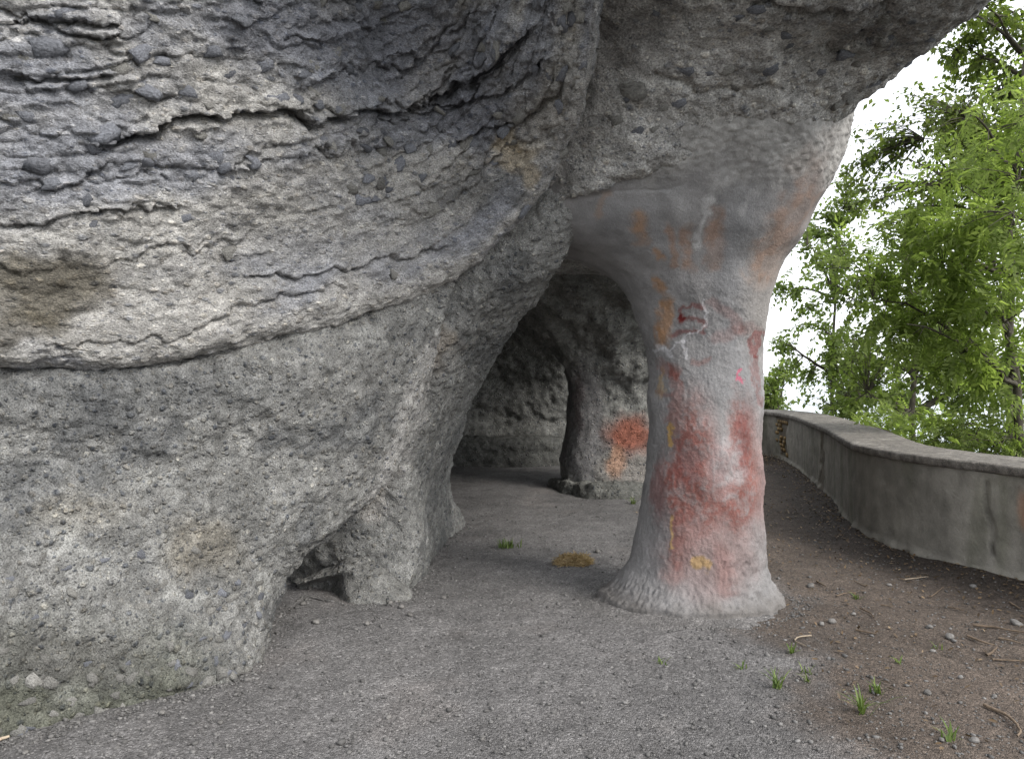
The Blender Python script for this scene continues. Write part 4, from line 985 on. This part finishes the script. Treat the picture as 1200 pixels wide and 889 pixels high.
def tree(name, label, cat, base, top, crowns, ntips, leaves_per, leaf, size, leafmat, group, seed, trunk_r=.08, thr=-.15, limbs=10, droop=.2):
    r = np.random.default_rng(seed); base = np.array(base, float); top = np.array(top, float)
    root = obj(name, None, label=label, cat=cat, group=group); root.location = base
    t_ = np.linspace(0, 1, 14)[:, None]; tr = base + (top - base) * t_ + np.concatenate([np.zeros((1, 3)), np.cumsum(r.normal(0, .05, (13, 3)) * [1, 1, 0], 0)], 0)
    V, Fc, nv = [], [], 0
    def add(pts, rads, sides):
        nonlocal nv
        v_, f_ = tube(pts, rads, sides); V.append(v_); Fc.append(f_ + nv); nv += len(v_)
    add(tr, trunk_r * (1 - .75 * t_[:, 0]), 8)
    wts = np.array([c[1][0] * c[1][1] * c[1][2] * (c[2] if len(c) > 2 else 1) for c in crowns]); wts /= wts.sum()
    def sample(n_):
        out = []
        while len(out) < n_:
            c = crowns[r.choice(len(crowns), p=wts)]; d = r.normal(size=3); d *= r.random() ** .33 / np.linalg.norm(d)
            p_ = np.array(c[0]) + d * np.array(c[1])
            if perlin((p_ * .9 + seed)[None])[0] + .5 * perlin((p_ * 2.3 + seed)[None])[0] > thr: out.append(p_)
        return np.array(out)
    nodes = [tr[3:]]
    for p_ in sample(limbs):
        i_ = int(np.clip(r.normal(7, 2), 3, 12)); dz = p_[2] - tr[:, 2]; i_ = int(np.clip(np.argmin(np.abs(dz - .5 * np.linalg.norm(p_[:2] - tr[7, :2]))), 2, 12))
        q = np.linspace(0, 1, 9)[:, None]; a_ = tr[i_]; mid = (a_ + p_) / 2 + np.array([0, 0, .12 * np.linalg.norm(p_ - a_)]) + r.normal(0, .12, 3)
        pts = (1 - q) ** 2 * a_ + 2 * q * (1 - q) * mid + q ** 2 * p_ + r.normal(0, .02, (9, 3))
        pts[0] = a_; add(pts, trunk_r * (.45 - .38 * q[:, 0]), 6); nodes.append(pts[2:])
    nodes = np.concatenate(nodes, 0)
    tips = sample(ntips); LV = []; 
    T0, TF = leaf; dirs = []; locs = []
    for p_ in tips:
        d2 = ((nodes - p_) ** 2).sum(1); a_ = nodes[np.argmin(d2)]; L_ = math.sqrt(d2.min()) + 1e-6
        q = np.linspace(0, 1, 5)[:, None]; mid = (a_ + p_) / 2 + np.array([0, 0, .15 * L_]) + r.normal(0, .08 * L_, 3)
        pts = (1 - q) ** 2 * a_ + 2 * q * (1 - q) * mid + q ** 2 * p_
        add(pts, np.maximum(trunk_r * .07, .004) * (1.3 - q[:, 0]), 4)
        fwd = pts[-1] - pts[-2]; fwd /= np.linalg.norm(fwd) + 1e-9
        for k in range(leaves_per):
            u_ = 1 - .75 * r.random() ** 1.4 if L_ > .25 else 1
            b_ = (1 - u_) ** 2 * a_ + 2 * u_ * (1 - u_) * mid + u_ ** 2 * p_
            d = fwd * .7 + r.normal(0, .75, 3) + np.array([0, 0, -droop]); locs.append(b_ + r.normal(0, .05, 3)); dirs.append(d / np.linalg.norm(d))
    locs, dirs = np.array(locs), np.array(dirs); n_ = len(locs)
    upv = np.array([0, 0, 1.]) + r.normal(0, .45, (n_, 3)); sd_ = np.cross(upv, dirs); sd_ /= np.linalg.norm(sd_, axis=1)[:, None] + 1e-9; nn = np.cross(dirs, sd_)
    sz = size * (.65 + .7 * r.random(n_))
    LV = locs[:, None] + sz[:, None, None] * (T0[None, :, 0:1] * dirs[:, None] + T0[None, :, 1:2] * sd_[:, None] + T0[None, :, 2:3] * nn[:, None])
    LF = (TF[None] + (np.arange(n_) * len(T0))[:, None, None]).reshape(-1, 4)
    obj('trunk', raw_mesh('trunk', np.concatenate(V) - base, np.concatenate(Fc), 4), M['bark'], root)
    obj('crown', raw_mesh('crown', LV.reshape(-1, 3) - base, LF, 4, False), leafmat, root, kind='stuff')
    return root
LB = leaf_material('bright_leaf', [(0, (.15, .20, .055)), (.5, (.22, .28, .085)), (1, (.30, .36, .125))], .68)
LSHADE = leaf_material('shade_toned_leaf', [(0, (.08, .11, .028)), (.6, (.13, .17, .042)), (1, (.20, .24, .06))], .6)  # leaf colour darkened to carry the shade on the hanging sprays
LP = leaf_material('pale_leaf', [(0, (.12, .165, .045)), (.6, (.17, .22, .065)), (1, (.23, .28, .09))], .55)
PIN, SIM = tmpl_pinnate(), tmpl_simple()
TG = 'trees on the slope behind the parapet wall'
def Pt(x, y, Y): return tuple(P(x, y, Y))
tree('ash_tree', 'ash tree with bright feathery leaves and a thin dark trunk behind the parapet', 'tree', (6.05, 9.2, -2.4), (6.15, 9.4, 6.0),
     [(Pt(1130, 330, 8.8), (1.0, 1.2, .8)), (Pt(1190, 250, 9), (1.2, 1.3, 1.0)), (Pt(1060, 300, 9.2), (.7, 1.0, .55)), (Pt(1175, 140, 9.3), (.9, 1.2, .5)), (Pt(1090, 400, 9.5), (.8, 1.0, .45)), (Pt(1180, 440, 9), (.8, 1.0, .4))],
     230, 7, PIN, .27, LB, TG, 21, .075, .0, 14, .45)
tree('hornbeam_tree', 'small leaved tree coloured as in shade with drooping sprays high beside the rock roof', 'tree', (8.6, 12.0, -4.0), (8.2, 12, 8.5),
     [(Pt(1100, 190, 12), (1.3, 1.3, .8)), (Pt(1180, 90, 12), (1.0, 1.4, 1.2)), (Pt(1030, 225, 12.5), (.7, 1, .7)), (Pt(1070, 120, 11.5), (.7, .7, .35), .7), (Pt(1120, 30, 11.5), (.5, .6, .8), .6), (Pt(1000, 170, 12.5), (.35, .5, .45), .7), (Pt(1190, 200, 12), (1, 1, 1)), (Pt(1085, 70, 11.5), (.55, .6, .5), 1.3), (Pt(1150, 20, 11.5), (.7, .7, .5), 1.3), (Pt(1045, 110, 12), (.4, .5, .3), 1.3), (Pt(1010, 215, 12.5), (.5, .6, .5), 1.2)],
     860, 16, SIM, .09, LSHADE, TG, 33, .11, -.08, 18, .5)
tree('beech_tree', 'broad mid green tree filling the view above the middle of the parapet', 'tree', (7.6, 14.0, -5), (7.2, 14, 4.5),
     [(Pt(1050, 400, 14), (1.5, 1.5, 1.3)), (Pt(1000, 330, 14.5), (.9, 1.2, 1.2)), (Pt(1120, 330, 14.5), (1.6, 1.4, 1.6)), (Pt(1160, 450, 13.5), (1.4, 1.3, 1.1)), (Pt(1010, 470, 14), (.9, 1.2, .6))],
     640, 15, SIM, .115, LP, TG, 45, .10, -.12, 16, .3)
tree('lime_tree', 'thin pale tree seen against the sky beside the plastered pillar', 'tree', (7.9, 19.0, -8), (7.8, 19, 4.5),
     [(Pt(960, 290, 19), (.8, 1.2, 1.1)), (Pt(950, 400, 19), (.9, 1.2, 1.0)), (Pt(985, 450, 18.5), (1.2, 1.2, .9)), (Pt(925, 340, 19), (.45, .7, .7), .7), (Pt(990, 230, 19), (.7, .8, .7))],
     560, 14, SIM, .12, LP, TG, 57, .10, -.05, 14, .3)
tree('maple_tree', 'full green tree rising behind the ash trunk', 'tree', (11.2, 17.0, -7), (11.0, 17, 7),
     [(Pt(1180, 330, 17), (2.2, 1.5, 2.2)), (Pt(1110, 250, 17.5), (1.6, 1.4, 1.5)), (Pt(1150, 440, 16.5), (2.2, 1.4, 1.4)), (Pt(1070, 470, 16.5), (1.5, 1.2, 1.0)), (Pt(1210, 180, 17), (1.6, 1.4, 1.4))],
     560, 14, SIM, .13, LB, TG, 83, .13, -.05, 14, .3)
tree('young_tree', 'low yellow green treetop showing just over the far end of the parapet', 'tree', (8.8, 26.0, -12), (8.8, 26, 1.2),
     [(Pt(905, 462, 26), (.9, 1.2, 1.0)), (Pt(925, 440, 26), (.5, .8, .6), .6)],
     170, 14, SIM, .15, LP, TG, 61, .10, -.1, 8, .2)
for k, (x, y, Y, w_, h_, lab) in enumerate([(1045, 505, 12.3, .75, .45, 'bright low shrub leaning over the coping near the bend'), (1075, 512, 10.6, 1.0, .40, 'leafy shrub rising behind the middle of the parapet'), (1165, 520, 9.2, .9, .38, 'leafy shrub at the foot of the ash trunk')]):
    c = P(x, y, Y)
    tree('shrub', lab, 'shrub', (c[0] + .2, Y + .2, -2.6), (c[0], Y, c[2] - .1), [((c[0], c[1], c[2]), (w_, .7, h_)), ((c[0], c[1] + .3, c[2] - .5), (w_ * 1.1, .8, .5))], 150, 9, PIN if k != 1 else SIM, .20 if k != 1 else .10, LB if k != 2 else LP, 'shrubs behind the parapet wall', 70 + k, .03, -.2, 8, .2)
